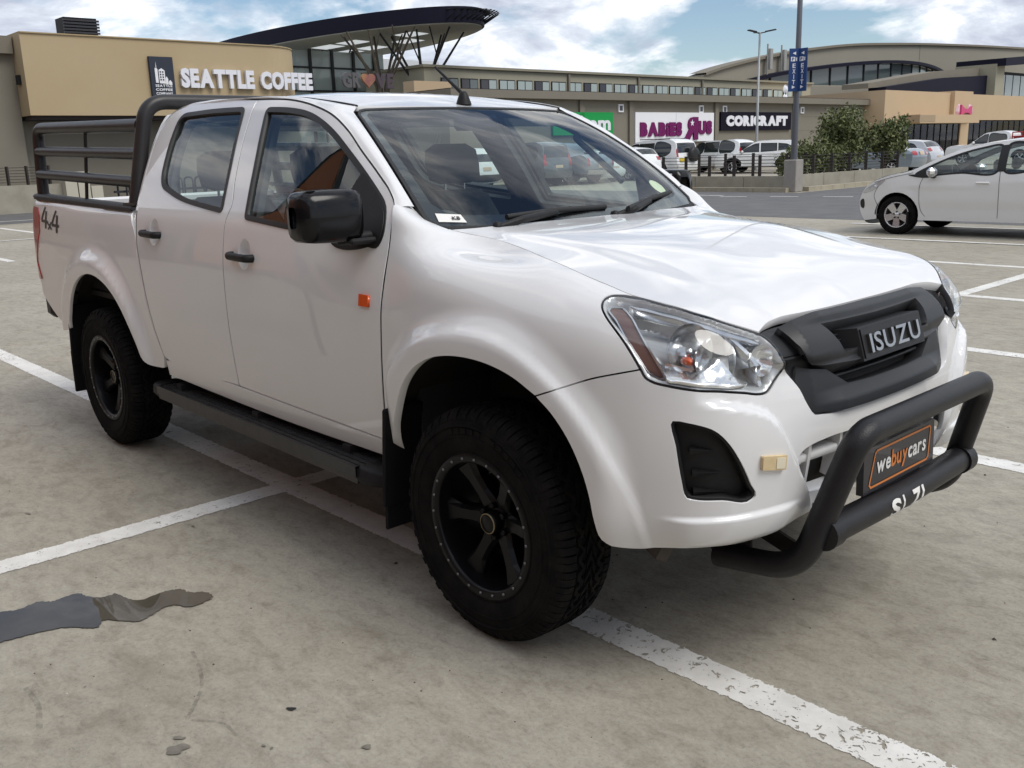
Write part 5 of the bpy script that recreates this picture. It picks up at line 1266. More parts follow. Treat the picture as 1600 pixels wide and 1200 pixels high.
for k in range(4):
    for j in range(2): wall_panel('tower_window',SLATE,lg,[onlog(.33+.09*j,.58+.09*k),onlog(.38+.09*j,.58+.09*k),onlog(.38+.09*j,.63+.09*k),onlog(.33+.09*j,.63+.09*k)],-32.84,-32.83)
for i,t_ in enumerate(('SEATTLE','COFFEE','COMPANY')): letters('logo_lettering',t_,XM(-32.855,12.28,4.175-.135*i),.62,.085,SIGNW,lg,bold=.03,extrude=.015,track=.10,split=False)
LT=empty('coffee_sign_letters',(0,0,0),0,'row of big white raised capital letters on the tan curved fascia','sign')
letters('letter','SEATTLE',XM(-32.96,13.27,4.22),2.95,.64,LETW,LT,bold=.055,extrude=.13,track=.03)
letters('letter','COFFEE',XM(-32.96,16.50,4.22),2.30,.62,LETW,LT,bold=.055,extrude=.13,track=.03)
# ---- market hall entrance with the leaf-shaped canopy
CN=empty('entrance_canopy',(0,0,0),0,'big dark leaf-shaped entrance canopy with pale soffit and skylights','canopy')
CX,CY,CA,CB_,CR_=-53.68,32.98,12.32,4.75,.195
def can(a,k=1.0): u,v=CA*k*math.cos(a),CB_*k*math.sin(a); return (CX+u*math.cos(CR_)-v*math.sin(CR_),CY+u*math.sin(CR_)+v*math.cos(CR_))
el=[can(2*math.pi*k/72) for k in range(72)]
tilt=lambda x:.037*(x-CX)
def can_prism(name,m,k,z0,z1):
    p=[can(2*math.pi*i/72,k) for i in range(72)]; b=MB(); n=72
    b.add([(x,y,z0+tilt(x)) for x,y in p]+[(x,y,z1+tilt(x)) for x,y in p],[tuple(range(n))[::-1],tuple(range(n,2*n))]+[(i,(i+1)%n,n+(i+1)%n,n+i) for i in range(n)]); return b.build(name,m,CN,fix=True)
can_prism('fascia',BLUEG,1.0,8.315,9.17); can_prism('soffit',mat('soffit_pale',(.50,.50,.46),.8),.985,8.26,8.314)
rim_=MB()
for k in range(-5,6):
    a=R(4.2*k); x,y=can(a,1.0); x2,y2=can(a,1.085); rim_.tube([(x,y,9.0+tilt(x)),(x2,y2,8.95+tilt(x)),(x,y,8.5+tilt(x))],.05,6)
rim_.build('edge_fins',BLK,CN)['kind']='stuff'
for (u,v,a,b_) in ((.10,-.25,.13,.14),(.28,-.25,.13,.14),(.62,-.1,.12,.15),(.02,.32,.13,.14),(.20,.32,.13,.14),(.46,.30,.12,.14)):
    cx=CX+CA*u*math.cos(CR_)-CB_*v*math.sin(CR_); cy=CY+CA*u*math.sin(CR_)+CB_*v*math.cos(CR_); q=[]
    for su,sv in ((-1,-1),(1,-1),(1,1),(-1,1)): q.append((cx+CA*a*.55*su*math.cos(CR_)-CB_*b_*sv*math.sin(CR_),cy+CA*a*.55*su*math.sin(CR_)+CB_*b_*sv*math.cos(CR_)))
    MB().add([(x,y,8.245+tilt(x)) for x,y in q],[(0,1,2,3)]).build('skylight',mat('skylight_glow',(.8,.8,.78),.5,emit=(.9,.95,1),estr=.45),CN)
STEELB=mat('brown_steel',(.085,.07,.05),.6); STEELK=mat('dark_steel',(.02,.02,.024),.5)
def steel_tree(x,y,label,m,seed):
    t=empty('branching_column',(x,y,0),0,label,'column','branching steel columns'); r_=random.Random(seed)
    for k in range(7):
        a=2*math.pi*k/7+r_.uniform(-.2,.2); rad=r_.uniform(1.3,2.9); p0=(.12*math.cos(a),.12*math.sin(a),0); p1=(.35*math.cos(a),.35*math.sin(a),5.5+r_.uniform(-.2,.4)); zt=8.2+tilt(x+rad*math.cos(a))
        MB().tube([p0,p1,(rad*math.cos(a),rad*math.sin(a),zt)],[.13,.10,.055],8).build('branch',m,t)
        if k%2: continue
        f=.45; q=tuple(p1[i]*(1-f)+(rad*math.cos(a),rad*math.sin(a),zt)[i]*f for i in range(3)); a2=a+r_.choice((-.5,.5)); MB().tube([q,(rad*.9*math.cos(a2),rad*.9*math.sin(a2),zt)],.04,6).build('branch',m,t)
steel_tree(-46,31.6,'brown branching steel column under the leaf-shaped canopy, nearest the roof aerial',STEELB,2)
steel_tree(-45.2,34.1,'slim dark branching steel column under the free end of the canopy',STEELK,5)
steel_tree(-55.,34.0,'dark branching steel column behind the tan fascia corner',STEELK,8)
GW=empty('glazed_entrance',(0,0,0),0,'tall glass entrance wall with black mullions under the canopy','building')
bx('back_wall',mat('white_wall',(.62,.64,.66),.7),GW,-60,-56,24,44,0,8.2)
bx('glass_wall',WINP,GW,-52,-51.9,22.5,36.0,0,8.0)
for y in np.arange(22.4,36.2,1.6): bx('mullion',STEELK,GW,-51.9,-51.75,y-.08,y+.08,0,8.1)
for z in (5.6,7.0): bx('transom',STEELK,GW,-51.9,-51.78,22.4,36,z-.05,z+.05)
bx('beige_box',PEACH,GW,-43.4,-42.4,31.2,33.9,0,5.55)
GV=empty('market_sign_letters',(0,0,0),0,'dark raised sign letters with an orange leaf standing in front of the glass','sign')
letters('letter','GR',XM(-39,24.2,4.85),1.05,.68,mat('letter_grey',(.10,.095,.10),.5),GV,bold=.05,extrude=.15,track=.06)
letters('letter','VE',XM(-39,26.15,4.85),1.1,.68,mat('letter_plum',(.07,.05,.06),.5),GV,bold=.05,extrude=.15,track=.06)
hp=[(25.72+.40*(16*math.sin(t)**3)/16,5.20+.38*(13*math.cos(t)-5*math.cos(2*t)-2*math.cos(3*t)-math.cos(4*t))/16) for t in np.linspace(0,2*math.pi,30,endpoint=False)]
wall_panel('leaf_mark',mat('leaf_orange',(.42,.22,.07),.6,noise=1,nscale=1.2,ncol=(.22,.07,.09)),GV,hp,-39.0,-38.85)
# ---- big hall behind
HB=empty('cinema_hall',(0,0,0),0,'large taupe hall with an arched roofline and a curved band of windows','building')
top=cr_path([(82.2,8.64),(83.0,8.85),(88,9.88),(94,10.84),(102,11.94),(110.8,12.85),(124,13.64),(146,14.5),(172,15.2)],2)
wall_panel('wall',mat('hall_plaster',(.27,.25,.205),.85,noise=.4,nscale=.12,ncol=(.23,.21,.17)),HB,[(82.2,0),(172,0)]+[tuple(p) for p in top[::-1]],-62,-60)
M_=np.array([(p[0],p[1]) for p in top]); b=MB(); rows=[np.array([(-60.0+dx,p[0],p[1]+dz) for p in M_]) for dx,dz in ((.35,-.05),(.35,.22),(-1.9,.22))]; b.grid(np.array(rows),False); b.build('roof_edge',TAUPE2,HB,fix=True)
bx('wall_joint',mat('joint_dark',(.15,.135,.105),.9),HB,-60,-59.98,131,131.12,9.5,13.9)
# curved window band: bulging bay
ys=np.linspace(94,137.5,15); bul=lambda y:3.6*math.sin(math.pi*(y-92.5)/46.5)
zt=lambda y:8.9+1.55*math.sin(math.pi*(y-92.5)/47)**.8+.028*(y-94); zb=lambda y:7.55+.022*(y-94)
for i in range(14):
    y0,y1=ys[i]+.12,ys[i+1]-.12; vs=[]
    for y in (y0,y1):
        vs+=[(-60+bul(y),y,zb(y)),(-60+bul(y),y,zt(y)-.35)]
    MB().add(vs,[(0,1,3,2)]).build('pane',WINB if i<9 else WINP,HB)
rows=[]
for dx,dz in ((.1,0),(.9,-.05),(.9,-.4),(.1,-.35)): rows.append(np.array([(-60+bul(y)+dx,y,zt(y)+dz) for y in np.linspace(90,142,30)]))
MB().grid(np.array(rows),False).build('window_canopy',BLUEG,HB,fix=True)
for y in ys: bx('mullion',BLK,HB,-60+bul(y)-.1,-60+bul(y)+.1,y-.12,y+.12,zb(y)-.1,zt(y)-.2)
rows=[np.array([(-60+bul(y)+dx,y,z) for y in np.linspace(90,142,30)]) for dx,z in ((-.2,8.0),(.4,7.8),(.4,5.0))]; MB().grid(np.array(rows),False).build('bay_wall',MATS['hall_plaster'],HB,fix=True)
# antennas on the hall
for y in (93.2,96.0):
    b=MB(); b.tube([(-59.5,y,8.3),(-59.5,y,12.2)],.10,6); b.box((-59.3,y+.3,10.6),(.3,.5,2.2)); b.build('phone_antenna',mat('antenna_grey',(.3,.3,.29),.6),HB)
dish=empty('satellite_dishes',(0,0,0),0,'two small round satellite dishes on the roof edge below the curved windows','dish')
for z in (5.6,4.95): 
    b=MB().lathe([(0,.04),(.2,.0),(.34,-.06)],20,'x',c=(-40,65.6,z)); b.build('dish_bowl',SIGNW,dish,fix=True)
bx('mast',STEELK,dish,-40.12,-40.02,65.55,65.65,4.5,5.9)
# ---- peach shop front on the right
PS=empty('shop_front',(0,0,0),0,'peach plastered shop block with dark shop windows at the right','building')
XP=-33.4
bx('wall',PEACH,PS,-46,XP,68.6,80.0,2.98,5.18); bx('wall',PEACH,PS,-46,XP+.35,80.0,83.6,2.98,5.30); bx('wall',PEACH,PS,-46,XP,83.6,110,2.98,5.12)
bx('pier',PEACH,PS,-46,XP+.02,68.62,71.4,-.2,2.98); bx('pier',PEACH,PS,-46,XP+.05,82.2,83.9,-.2,2.98); bx('porch_lintel',PEACH,PS,XP,XP+1.5,71.4,82.4,2.70,3.35); bx('porch_lintel',mat('porch_painted_shade',(.36,.27,.18),.85),PS,XP,XP+1.52,71.3,74.0,2.80,3.30)  # second lintel slab: shade put into a darker copy of the peach
sh=bx('shop_interior',mat('shop_dark',(.035,.02,.03),.6),PS,-45,XP-.6,71.4,109,-.2,2.98)
for y in np.arange(71.4,82.2,1.2): bx('window_frame',BLK,PS,XP-.1,XP,y-.05,y+.05,-.2,2.72)
for y in np.arange(83.9,110,1.3): bx('window_frame',BLK,PS,XP-.1,XP,y-.05,y+.05,-.2,2.9)
bx('shop_glass',glass('shop_glass',(.50,.50,.53),refl=.35),PS,XP-.06,XP-.04,71.4,82.2,-.2,2.7); bx('shop_glass',MATS['shop_glass'],PS,XP-.06,XP-.04,83.9,110,-.2,2.9)
for y,c,h0 in ((72.0,(.10,.08,.45),1.7),(73.6,(.12,.10,.5),1.4),(75.2,(.35,.4,.5),2.1),(77.2,(.55,.35,.05),.9),(78.2,(.08,.45,.12),1.1),(79.0,(.10,.5,.15),.9),(80.4,(.5,.48,.42),2.2),(81.4,(.5,.48,.42),2.2)):
    bx('shop_display',mat('display_%d'%int(y*10),c,.5),PS,XP-.5,XP-.3,y-.45,y+.4,0,h0)
BW=empty('sweet_sign',(0,0,0),0,'pink and white bow-shaped sweet sign on the peach wall','sign')
for s_,cy in ((-1,80.9),(1,83.1)): MB().lathe([(0,.10),(.42,.08),(.55,0)],22,'x',c=(XP+.36,cy,3.72)).build('sweet_disc',mat('sweet_white',(.7,.62,.64),.5,noise=1,nscale=3,ncol=(.5,.05,.15)),BW,fix=True)
wall_panel('bow',mat('sweet_pink',(.55,.06,.18),.5),BW,[(80.9,3.3),(81.6,3.55),(82.4,3.55),(83.0,3.3),(83.0,4.1),(82.4,3.85),(81.6,3.9),(80.9,4.2)],XP+.45,XP+.60)
# dark roof wedge and cinema entrance
DW=empty('cinema_entrance',(0,0,0),0,'dark cinema entrance roof with a blue lit name sign at the far right','building')
wall_panel('dark_fascia',BLUEG,DW,[(98,6.0),(124,6.4),(124,8.9),(112,8.3),(98,7.0)],-50,-48); wall_panel('roof_band',TAUPE2,DW,[(96,6.9),(98,7.0),(112,8.3),(124,8.9),(124,9.9),(112,9.1),(96,7.4)],-52,-49)
bx('pier',LTAUPE,DW,-52,-47,124,126.6,0,10.2); wall_panel('dark_roof',BLUEG,DW,[(124.2,9.9),(160,12.2),(160,13.4),(124.2,10.8)],-52,-46)
for y in np.arange(126.7,158,2.6): bx('window',WINP,DW,-50,-49.8,y+.12,y+2.4,5.8,9.4)
bx('window_backing',BLK,DW,-51,-50,126.6,160,4,9.8)
sk=bx('cinema_sign',SLATE,None,-46.5,-45.9,138.0,158,11.2,14.4); tag(sk,'dark board with blue glowing script letters at the right edge of the photo','sign')
letters('letter','Sk',XM(-45.85,140.2,11.9),6.0,2.0,mat('neon_blue',(.03,.2,.5),.5,emit=(.05,.35,.9),estr=.8),sk,bold=.0,extrude=.1,shear=.2,track=.05)
# ---- low walls, kerbs, fence and planting island
CONC=mat('cast_concrete',(.36,.335,.275),.85,noise=.7,nscale=2.0,ncol=(.25,.23,.18),bump=.3,bscale=30)
KERB=mat('kerb_concrete',(.40,.36,.27),.85,noise=.7,nscale=3,ncol=(.28,.25,.19))
LW=empty('low_wall',(0,0,0),0,'pale concrete parapet wall behind the pickup bed at the left edge','wall')
for k in range(8): bx('wall_block',CONC,LW,-32.9,-32.65,-14.1+2.9*k+.01,-11.2+2.9*k-.01,0,.92)
for k in range(3): 
    o=bx('concrete_block',mat('block_pale',(.50,.47,.38),.8),None,-32.7,-32.3,8.55+.42*k-.02,8.55+.42*k+.36,0,1.30 if k<2 else .8); tag(o,['leftmost slim pale concrete block behind the cargo rails','middle slim pale concrete block behind the cargo rails','lowest pale concrete block right of its two taller neighbours behind the rails'][k],'block','pale blocks behind the rails')
RLg=empty('bike_rack',(0,0,0),0,'jumble of dark metal racks seen through the cargo rails','rack')
for k in range(9):
    y=10.6+.42*k; MB().tube(bend_path([(-33.2,y,0),(-33.2,y,.95),(-32.9,y+.2,.95),(-32.9,y+.2,0)],.15,4),.035,6).build('rack_hoop',STEELK,RLg)
bx('cross_rail',STEELK,RLg,-33.1,-33.0,10.4,14.6,.5,.58)
IW=empty('island_wall',(0,0,0),0,'low concrete wall round the planted island, left of the sign post','wall')
for k in range(3): bx('wall_block',CONC,IW,-20.4+1.98*k+.01,-18.42+1.98*k-.01,25.0,25.22,0,.48)
IW2=empty('island_wall',(0,0,0),0,'low concrete wall round the planted island, right of the sign post under the bushes','wall')
for k in range(4): bx('wall_block',CONC,IW2,-14.95,-14.73,25.1+2.05*k+.01,27.15+2.05*k-.01,0,.50)
sheet('island_ground',[(-20.5,24.9),(-14.4,24.9),(-14.4,33.8),(-20.5,33.8)],.008,mat('bare_soil',(.14,.11,.08),.9,noise=.7,nscale=2))
ki=0
KB=empty('kerb',(0,0,0),0,'row of pale kerb stones along the planted island','kerb')
for k in range(7): bx('kerb_stone',KERB if k else mat('kerb_yellow',(.45,.30,.08),.8,noise=.6,nscale=3),KB,-18.6+.6*k+.008,-18.0+.6*k-.008,24.28,24.50,0,.14)
for k in range(12): bx('kerb_stone',KERB,KB,-14.30,-14.08,25.1+.75*k+.008,25.85+.75*k-.008,0,.14)
PL=MB().box((-14.42,24.72,.50),(.44,.44,1.0),bev=.02).build('sign_plinth',mat('plinth_grey',(.33,.31,.28),.85,noise=.6,nscale=3,ncol=(.24,.22,.2))); tag(PL,'square concrete plinth at the foot of the blue exit sign post','plinth')
SP=empty('exit_sign_post',(-14.42,24.72,1.0),0,'tall grey post with blue exit sign boards at the island corner','sign post')
MB().lathe([(.0,11.5),(.06,11.5),(.085,2.5),(.105,0)],20,'z').build('pole',mat('post_grey',(.12,.125,.14),.45,metal=.3),SP)
BLU=mat('sign_blue',(.008,.045,.17),.4)
for i,(ang,dx,dy) in enumerate(((R(-38),.0,.0),(R(38),.0,.0))):
    o=MB().box((0,0,2.68),(.31,.03,1.26)).build('sign_board',BLU,SP); o.rotation_euler=(0,0,R(47.6)+(-R(52) if i else R(10))); 
    r_=Vector((math.cos(o.rotation_euler[2]),math.sin(o.rotation_euler[2]),0)); o.location=r_*(.155 if i else -.155)+Vector((0.08,-.08,0))
    fm=lambda x,z:frame_m((x,-.018,z),(1,0,0),(0,0,1))
    MB().prism([(-.06,0),(.05,.05),(.05,-.05)],0,.004,fm(0,3.17)).build('arrow',SIGNW,o,fix=True); MB().prism([(.06,0),(-.05,.05),(-.05,-.05)],0,.004,fm(0,2.18)).build('arrow',SIGNW,o,fix=True)
    MB().prism([(-.11,-.065),(.03,-.065),(.03,.065),(-.11,.065)],0,.003,fm(0,3.0)).build('p_box',SIGNW,o,fix=True); letters('sign_letter','P',fm(-.075,2.955),.07,.09,BLU,o,bold=.02,extrude=.009,split=False); letters('sign_letter','1',fm(.055,2.95),.035,.10,SIGNW,o,bold=.02,extrude=.004,split=False)
    for j,ch in enumerate('EXIT'): letters('sign_letter',ch,fm(-.05 if ch!='I' else -.011,2.745-.16*j),.10 if ch!='I' else .022,.125,SIGNW,o,bold=.02,extrude=.004,split=False)
FN=mat('fence_steel',(.035,.028,.025),.6)
def fence(name,label,pts,z0,hgt):
    f=empty(name,(0,0,0),0,label,'fence')
    for (x,y) in pts: MB().box((x,y,z0+hgt/2),(.10,.06,hgt),rz=R(20)).build('post',FN,f)
    for k in range(6):
        z=z0+.10+(hgt-.15)*k/5.0
        MB().tube([(x,y,z) for x,y in pts],.010,5).build('cable',FN,f)
fence('cable_fence','dark cable fence on the island wall left of the sign post',[(-19.9,25.1),(-18.9,25.1),(-17.9,25.1),(-16.9,25.1),(-15.9,25.1),(-14.9,25.1)],.46,.70)
fence('cable_fence','second dark cable fence behind the first, in front of the parked cars',[(-20.4,27.9),(-19.2,27.9),(-18.0,27.9),(-16.8,27.9),(-15.9,27.9)],.0,1.2)
fence('cable_fence','dark cable fence on the island wall in front of the bushes',[(-14.84,25.4),(-14.84,26.6),(-14.84,27.8),(-14.84,29.0),(-14.84,30.2),(-14.84,31.4),(-14.84,32.6)],.48,.66)
fence('cable_fence','thin cable fence on top of the parapet wall at the left edge',[(-32.8,3.9),(-32.8,5.1),(-32.8,6.2),(-32.8,6.9),(-32.8,7.5),(-32.8,8.2)],.92,.62)
# lamp post
LP=empty('lamp_post',(-30.5,47.2,0),0,'slim grey street lamp with three flat heads in front of the navy sign','street lamp')
MB().lathe([(.0,7.75),(.055,7.75),(.09,0)],14,'z').build('pole',mat('galv',(.30,.31,.31),.5,metal=.4),LP)
for a in (R(20),R(140),R(260)):
    b=MB(); b.tube([(0,0,7.7),(.35*math.cos(a),.35*math.sin(a),7.74)],.03,6); b.build('arm',STEELK,LP); MB().box((.62*math.cos(a),.62*math.sin(a),7.80),(.62,.24,.06),rz=a,ry=-.12,bev=.02).build('lamp_head',STEELK,LP)
# ---- planting
LEAF=[mat('leaf_a',(.12,.145,.05),.6,noise=.6,nscale=5,ncol=(.20,.205,.08)),mat('leaf_b',(.07,.092,.03),.6,noise=.6,nscale=5,ncol=(.12,.135,.045))]
BARK=mat('bark',(.07,.05,.035),.9,noise=.5,nscale=20)
def bush(name,label,x,y,blobs,trunks,seed,nl=2600,ls=.075,cat='bush',group=None):
    t=empty(name,(x,y,0),0,label,cat,group); r_=np.random.RandomState(seed); b=MB()
    tot=sum(q[3]**3 for q in blobs); pts=[];cl=[]
    for (cx,cy,cz,rad) in blobs:
        n=int(nl*rad**3/tot)+60; k=max(6,n//26)
        cs=r_.normal(size=(k,3)); cs/=np.linalg.norm(cs,axis=1,keepdims=True); cs*=(r_.rand(k,1)**.33)*rad*np.array([1,1,.85])
        for c in cs:
            m=26; p=c*1.06+r_.normal(size=(m,3))*rad*.19; pts.append(p+np.array([cx,cy,cz]))
    pts=np.concatenate(pts); vs=[];fs=[];mi=[]
    d1=r_.normal(size=pts.shape); d1/=np.linalg.norm(d1,axis=1,keepdims=True); d2=np.cross(d1,r_.normal(size=pts.shape)); d2/=np.linalg.norm(d2,axis=1,keepdims=True)
    s=ls*(.6+.8*r_.rand(len(pts),1))
    A=pts-d1*s; B=pts+d2*s*.45; C=pts+d1*s; D=pts-d2*s*.45
    V=np.stack([A,B,C,D],1).reshape(-1,3); V[:,2]=np.maximum(V[:,2],.03)
    b.v=[tuple(v) for v in V.tolist()]; b.f=[(4*i,4*i+1,4*i+2,4*i+3) for i in range(len(pts))]; b.sm=[False]*len(pts); b.mi=[int(q) for q in (r_.rand(len(pts))<.45)]
    b.build('crown',LEAF,t)
    for (path,rad) in trunks: MB().tube(path,[rad*(1-.55*i/(len(path)-1)) for i in range(len(path))],7).build('trunk',BARK,t)
bush('shrub','low sprawling olive green shrub beside the sign post plinth',-15.9,28.4,[(-.3,-.6,.8,.62),(.1,.3,.85,.66),(-.2,1.0,.95,.62),(.2,1.7,1.0,.62)],[([(0,0,0),(0,.1,.7)],.04),([(0,1,0),(.1,1.1,.8)],.04)],11,3000)
bush('shrub','tall bushy shrub with the highest crown behind the low island wall',-16.2,30.4,[(-.2,-.5,1.15,.75),(.1,.3,1.55,.85),(-.1,.9,2.05,.72),(.1,-.1,2.15,.62),(.2,1.3,1.3,.7)],[([(0,0,0),(.05,.1,1.2)],.06),([(.1,.5,0),(0,.7,1.4)],.05),([(0,1.1,0),(.1,1.2,1.2)],.05)],12,5200)
bush('small_tree','small round-headed tree on a thin trunk at the right end of the island',-15.6,33.1,[(0,0,1.45,.62),(.1,.5,1.75,.6),(-.1,.75,1.25,.5),(.1,-.25,1.85,.45)],[([(0,0,0),(.02,0,.6),(0,.1,1.3)],.06)],13,3400,cat='tree')
# ================================================================== other vehicles
CARW=paint_white('car_white',(.76,.77,.77)); CARS=mat('car_silver',(.50,.51,.53),.3,metal=.3,coat=1); CARG=mat('car_grey',(.10,.11,.12),.3,metal=.3,coat=1); CARB=mat('car_bluegrey',(.22,.27,.32),.3,metal=.4,coat=1); CGL=mat('car_dark_glass',(.018,.022,.024),.04,spec=.8); CGLT=glass('car_glass',(.78,.85,.83))
ALLOY=mat('alloy_silver',(.62,.62,.64),.25,metal=.8); HLAMP=mat('lamp_clear',(.55,.57,.60),.1,coat=1,metal=.4); PLTY=mat('plate_yellow',(.55,.40,.03),.5); PLTW=mat('plate_cream',(.55,.42,.30),.5); REDR=mat('red_paint',(.33,.015,.02),.4)
def car_wheel(parent,x,y,r,w,kind,sd):
    t=empty('wheel',(x,y,r)); t.parent=parent; t.rotation_euler=(0,random.uniform(0,6),0) if sd<0 else (0,random.uniform(0,6),math.pi)
    hw=w/2; MB().lathe([(r*.66,-hw*.86),(r*.74,-hw),(r*.92,-hw),(r*.985,-hw*.85),(r,-hw*.6),(r,hw*.6),(r*.95,hw),(r*.66,hw*.9)],40,'y').build('tyre',RUB,t)
    al=ALLOY if kind!='black' else RIM; b=MB(); b.lathe([(r*.67,-hw*.80),(r*.655,-hw*.93),(r*.62,-hw*.90),(r*.60,-hw*.3),(r*.60,hw*.4)],40,'y'); 
    ns=5
    for k in range(ns):
        a=2*math.pi*k/ns; ca,sa=math.cos(a),math.sin(a)
        pt=lambda q,s_,y_:(q*ca-s_*sa,y_,q*sa+s_*ca)
        wi,wo=(.34,.42) if kind=='broad' else (.16,.24)
        rows=[(r*.10,r*wi*.45,-hw*.72),(r*.32,r*wi*.52,-hw*.80),(r*.63,r*wo*.5,-hw*.90)]
        vs=[]
        for q,s_,y_ in rows: vs+=[pt(q,-s_,y_+hw*.25),pt(q,-s_*.9,y_),pt(q,s_*.9,y_),pt(q,s_,y_+hw*.25)]
        fs=[]
        for i in range(2):
            for j in range(3): fs.append((i*4+j,i*4+j+1,(i+1)*4+j+1,(i+1)*4+j))
        b.add(vs,fs)
    b.lathe([(0,-hw*.84),(r*.12,-hw*.82),(r*.16,-hw*.6)],20,'y'); b.build('rim',al,t,fix=True)
    MB().lathe([(0,-hw*.25),(r*.60,-hw*.25)],30,'y').build('brake_backing',DARK,t)
    if kind=='broad':
        for k in range(5):
            a=2*math.pi*k/5+.63; MB().lathe([(0,-hw*.92),(r*.035,-hw*.90),(r*.035,-hw*.5)],8,'y',c=(r*.17*math.cos(a),0,r*.17*math.sin(a))).build('wheel_nut',DARK,t)
def car(name,label,cat,loc,rz,sp,group=None):
    t=empty(name,(*loc,0),rz,label,cat,group); P=sp['paint']; hw=sp['w']/2; op=sp.get('glass',CGL)
    top=np.array(sp['top'],float); xe0,xe1=top[:,0].min(),top[:,0].max(); belt,zr=sp['belt'],top[:,1].max()
    def wf(x,z):
        T_=pchip([.1,.35,.6,.8,belt,belt+(zr-belt)*.5,zr,zr+.3],[.93,.965,.995,1.0,.975,.88,sp.get('rw',.74),sp.get('rw',.74)-.05],z)
        e=sp.get('end',.62); k=np.clip((np.maximum(x-(xe1-e),(xe0+e*.9)-x))/e,0,1.2)
        return hw*T_*(1-sp.get('taper',.17)*k**2.2)
    def f(x,z):
        w=wf(x,z); fl=0
        for wx in sp['wheels']: fl=fl+sp.get('flare',.015)*(1-sstep(sp['ar'],sp['ar']+.13,np.hypot(x-wx,z-sp['r'])))
        crease=.008*np.exp(-((z-(belt-.16-.03*x))/.035)**2)-.010*np.exp(-((z-.42)/.10)**2)
        return np.stack([x,-(w+fl+crease*(z<belt)),z],-1)
    dt=[];seg=[]
    for i in range(len(top)-1):
        k=max(1,int(np.hypot(*(top[i+1]-top[i]))/.09)); 
        for j in range(k): dt.append(top[i]+(top[i+1]-top[i])*j/k); seg.append(i)
    dt.append(top[-1]); 
    tops=cr_path(top,.07); 
    segid=np.array([np.argmin([min(np.hypot(*(p-(a+(b-a)*q))) for q in np.linspace(0,1,9)) for a,b in zip(top[:-1],top[1:])]) for p in (tops[:-1]+tops[1:])/2])
    # sill line with wheel openings, from rear to front
    sz=sp['sill']; low=[tuple(tops[-1])]; 
    for wx in sorted(sp['wheels']):
        a0=math.asin(np.clip((sz-sp['r'])/sp['ar'],-1,1)); 
        for a in np.linspace(math.pi-a0,a0,18): low.append((wx+sp['ar']*math.cos(a),sp['r']+sp['ar']*math.sin(a)))
    low.append(tuple(tops[0])); 
    poly=np.concatenate([tops,np.array(low[1:-1])])
    holes=[cr_path(h,.05,closed=True) if len(h)>5 else dens(np.array(h,float)) for h in sp['win']]
    panel('body_side',f,poly,P,t,holes=holes,step=.06,depth=.01,center=(0,0,.6))
    for h in holes:
        panel('window_glass',f,offs(h,-.002),op,t,lift=-.008,rim=False,step=.12,center=(0,0,.6)); panel('window_trim',f,offs(h,-.015),SEAL,t,holes=[offs(h,.012)],lift=.002,depth=.01,step=.1,center=(0,0,.6))
    # skin across the car
    n=len(tops); tg=np.gradient(tops,axis=0); tg/=np.linalg.norm(tg,axis=1,keepdims=True); nn=np.stack([-tg[:,1],tg[:,0]],1)
    if (nn[n//2][1])<0: nn=-nn
    yn=np.array([-1,-.93,-.8,-.5,-.2,0,.2,.5,.8,.93,1]); 
    bl=np.interp(np.arange(n)/(n-1),[0,.12,.25,.5,.8,.9,1],[.13,.10,.03,.03,.05,.09,.09])*sp.get('bulge',1)
    S=np.zeros((n,len(yn),3)); base=f(tops[:,0],tops[:,1])
    for j,y in enumerate(yn):
        b=(1-abs(y)**2.2)*bl; S[:,j,0]=tops[:,0]+nn[:,0]*b; S[:,j,2]=tops[:,1]+nn[:,1]*b; S[:,j,1]=base[:,1]*-y
    gl=set(sp['glassseg']); b=MB(); g=MB(); g2=MB(); cut=max([q for q in gl if q<len(top)//2+1]+[0])
    for i in range(n-1):
        for j in range(len(yn)-1):
            tgt=(g if segid[i]<=cut else g2) if (segid[i] in gl and 1<=j<len(yn)-2) else b
            tgt.add([S[i,j],S[i+1,j],S[i+1,j+1],S[i,j+1]],[(0,1,2,3)],True)
    for mb,nm,m in ((b,'body_shell',P),(g,'windscreen',op),(g2,'rear_window',op)):
        if not mb.f: continue
        o=mb.build(nm,m,t); bm=bmesh.new(); bm.from_mesh(o.data); bmesh.ops.remove_doubles(bm,verts=bm.verts,dist=1e-4); bmesh.ops.recalc_face_normals(bm,faces=bm.faces); bm.to_mesh(o.data); bm.free()
    cum=np.r_[0,np.cumsum(np.linalg.norm(np.diff(tops,axis=0),axis=1))]; cum/=cum[-1]
    def Sk(tt,y):
        x=np.interp(tt,cum,tops[:,0]); z=np.interp(tt,cum,tops[:,1]); nx=np.interp(tt,cum,nn[:,0]); nz=np.interp(tt,cum,nn[:,1]); bb=np.interp(tt,cum,bl)*(1-np.abs(y)**2.2); w=np.interp(tt,cum,-base[:,1])
        return np.stack([x+nx*bb,w*y,z+nz*bb],-1),np.stack([nx,0*nx,nz],-1)
    def t_at(z,front): 
        m_=n//2; i=np.argmin(abs(tops[:m_,1]-z)) if front else m_+np.argmin(abs(tops[m_:,1]-z)); return cum[i]
    def patch(nm,z0,z1,y0,y1,m,front,lift=.012,th=.03,par=t):
        ta,tb=t_at(z0,front),t_at(z1,front); U,V=np.meshgrid(np.linspace(ta,tb,6),np.linspace(y0,y1,8),indexing='ij'); p,nr=Sk(U,V); p=p+nr*lift
        return MB().grid(p,True).build(nm,m,par,fix=True)
    for (nm,z0,z1,y0,y1,m,front,*r_) in sp.get('patch',[]): patch(nm,z0,z1,y0,y1,m,front,*r_)
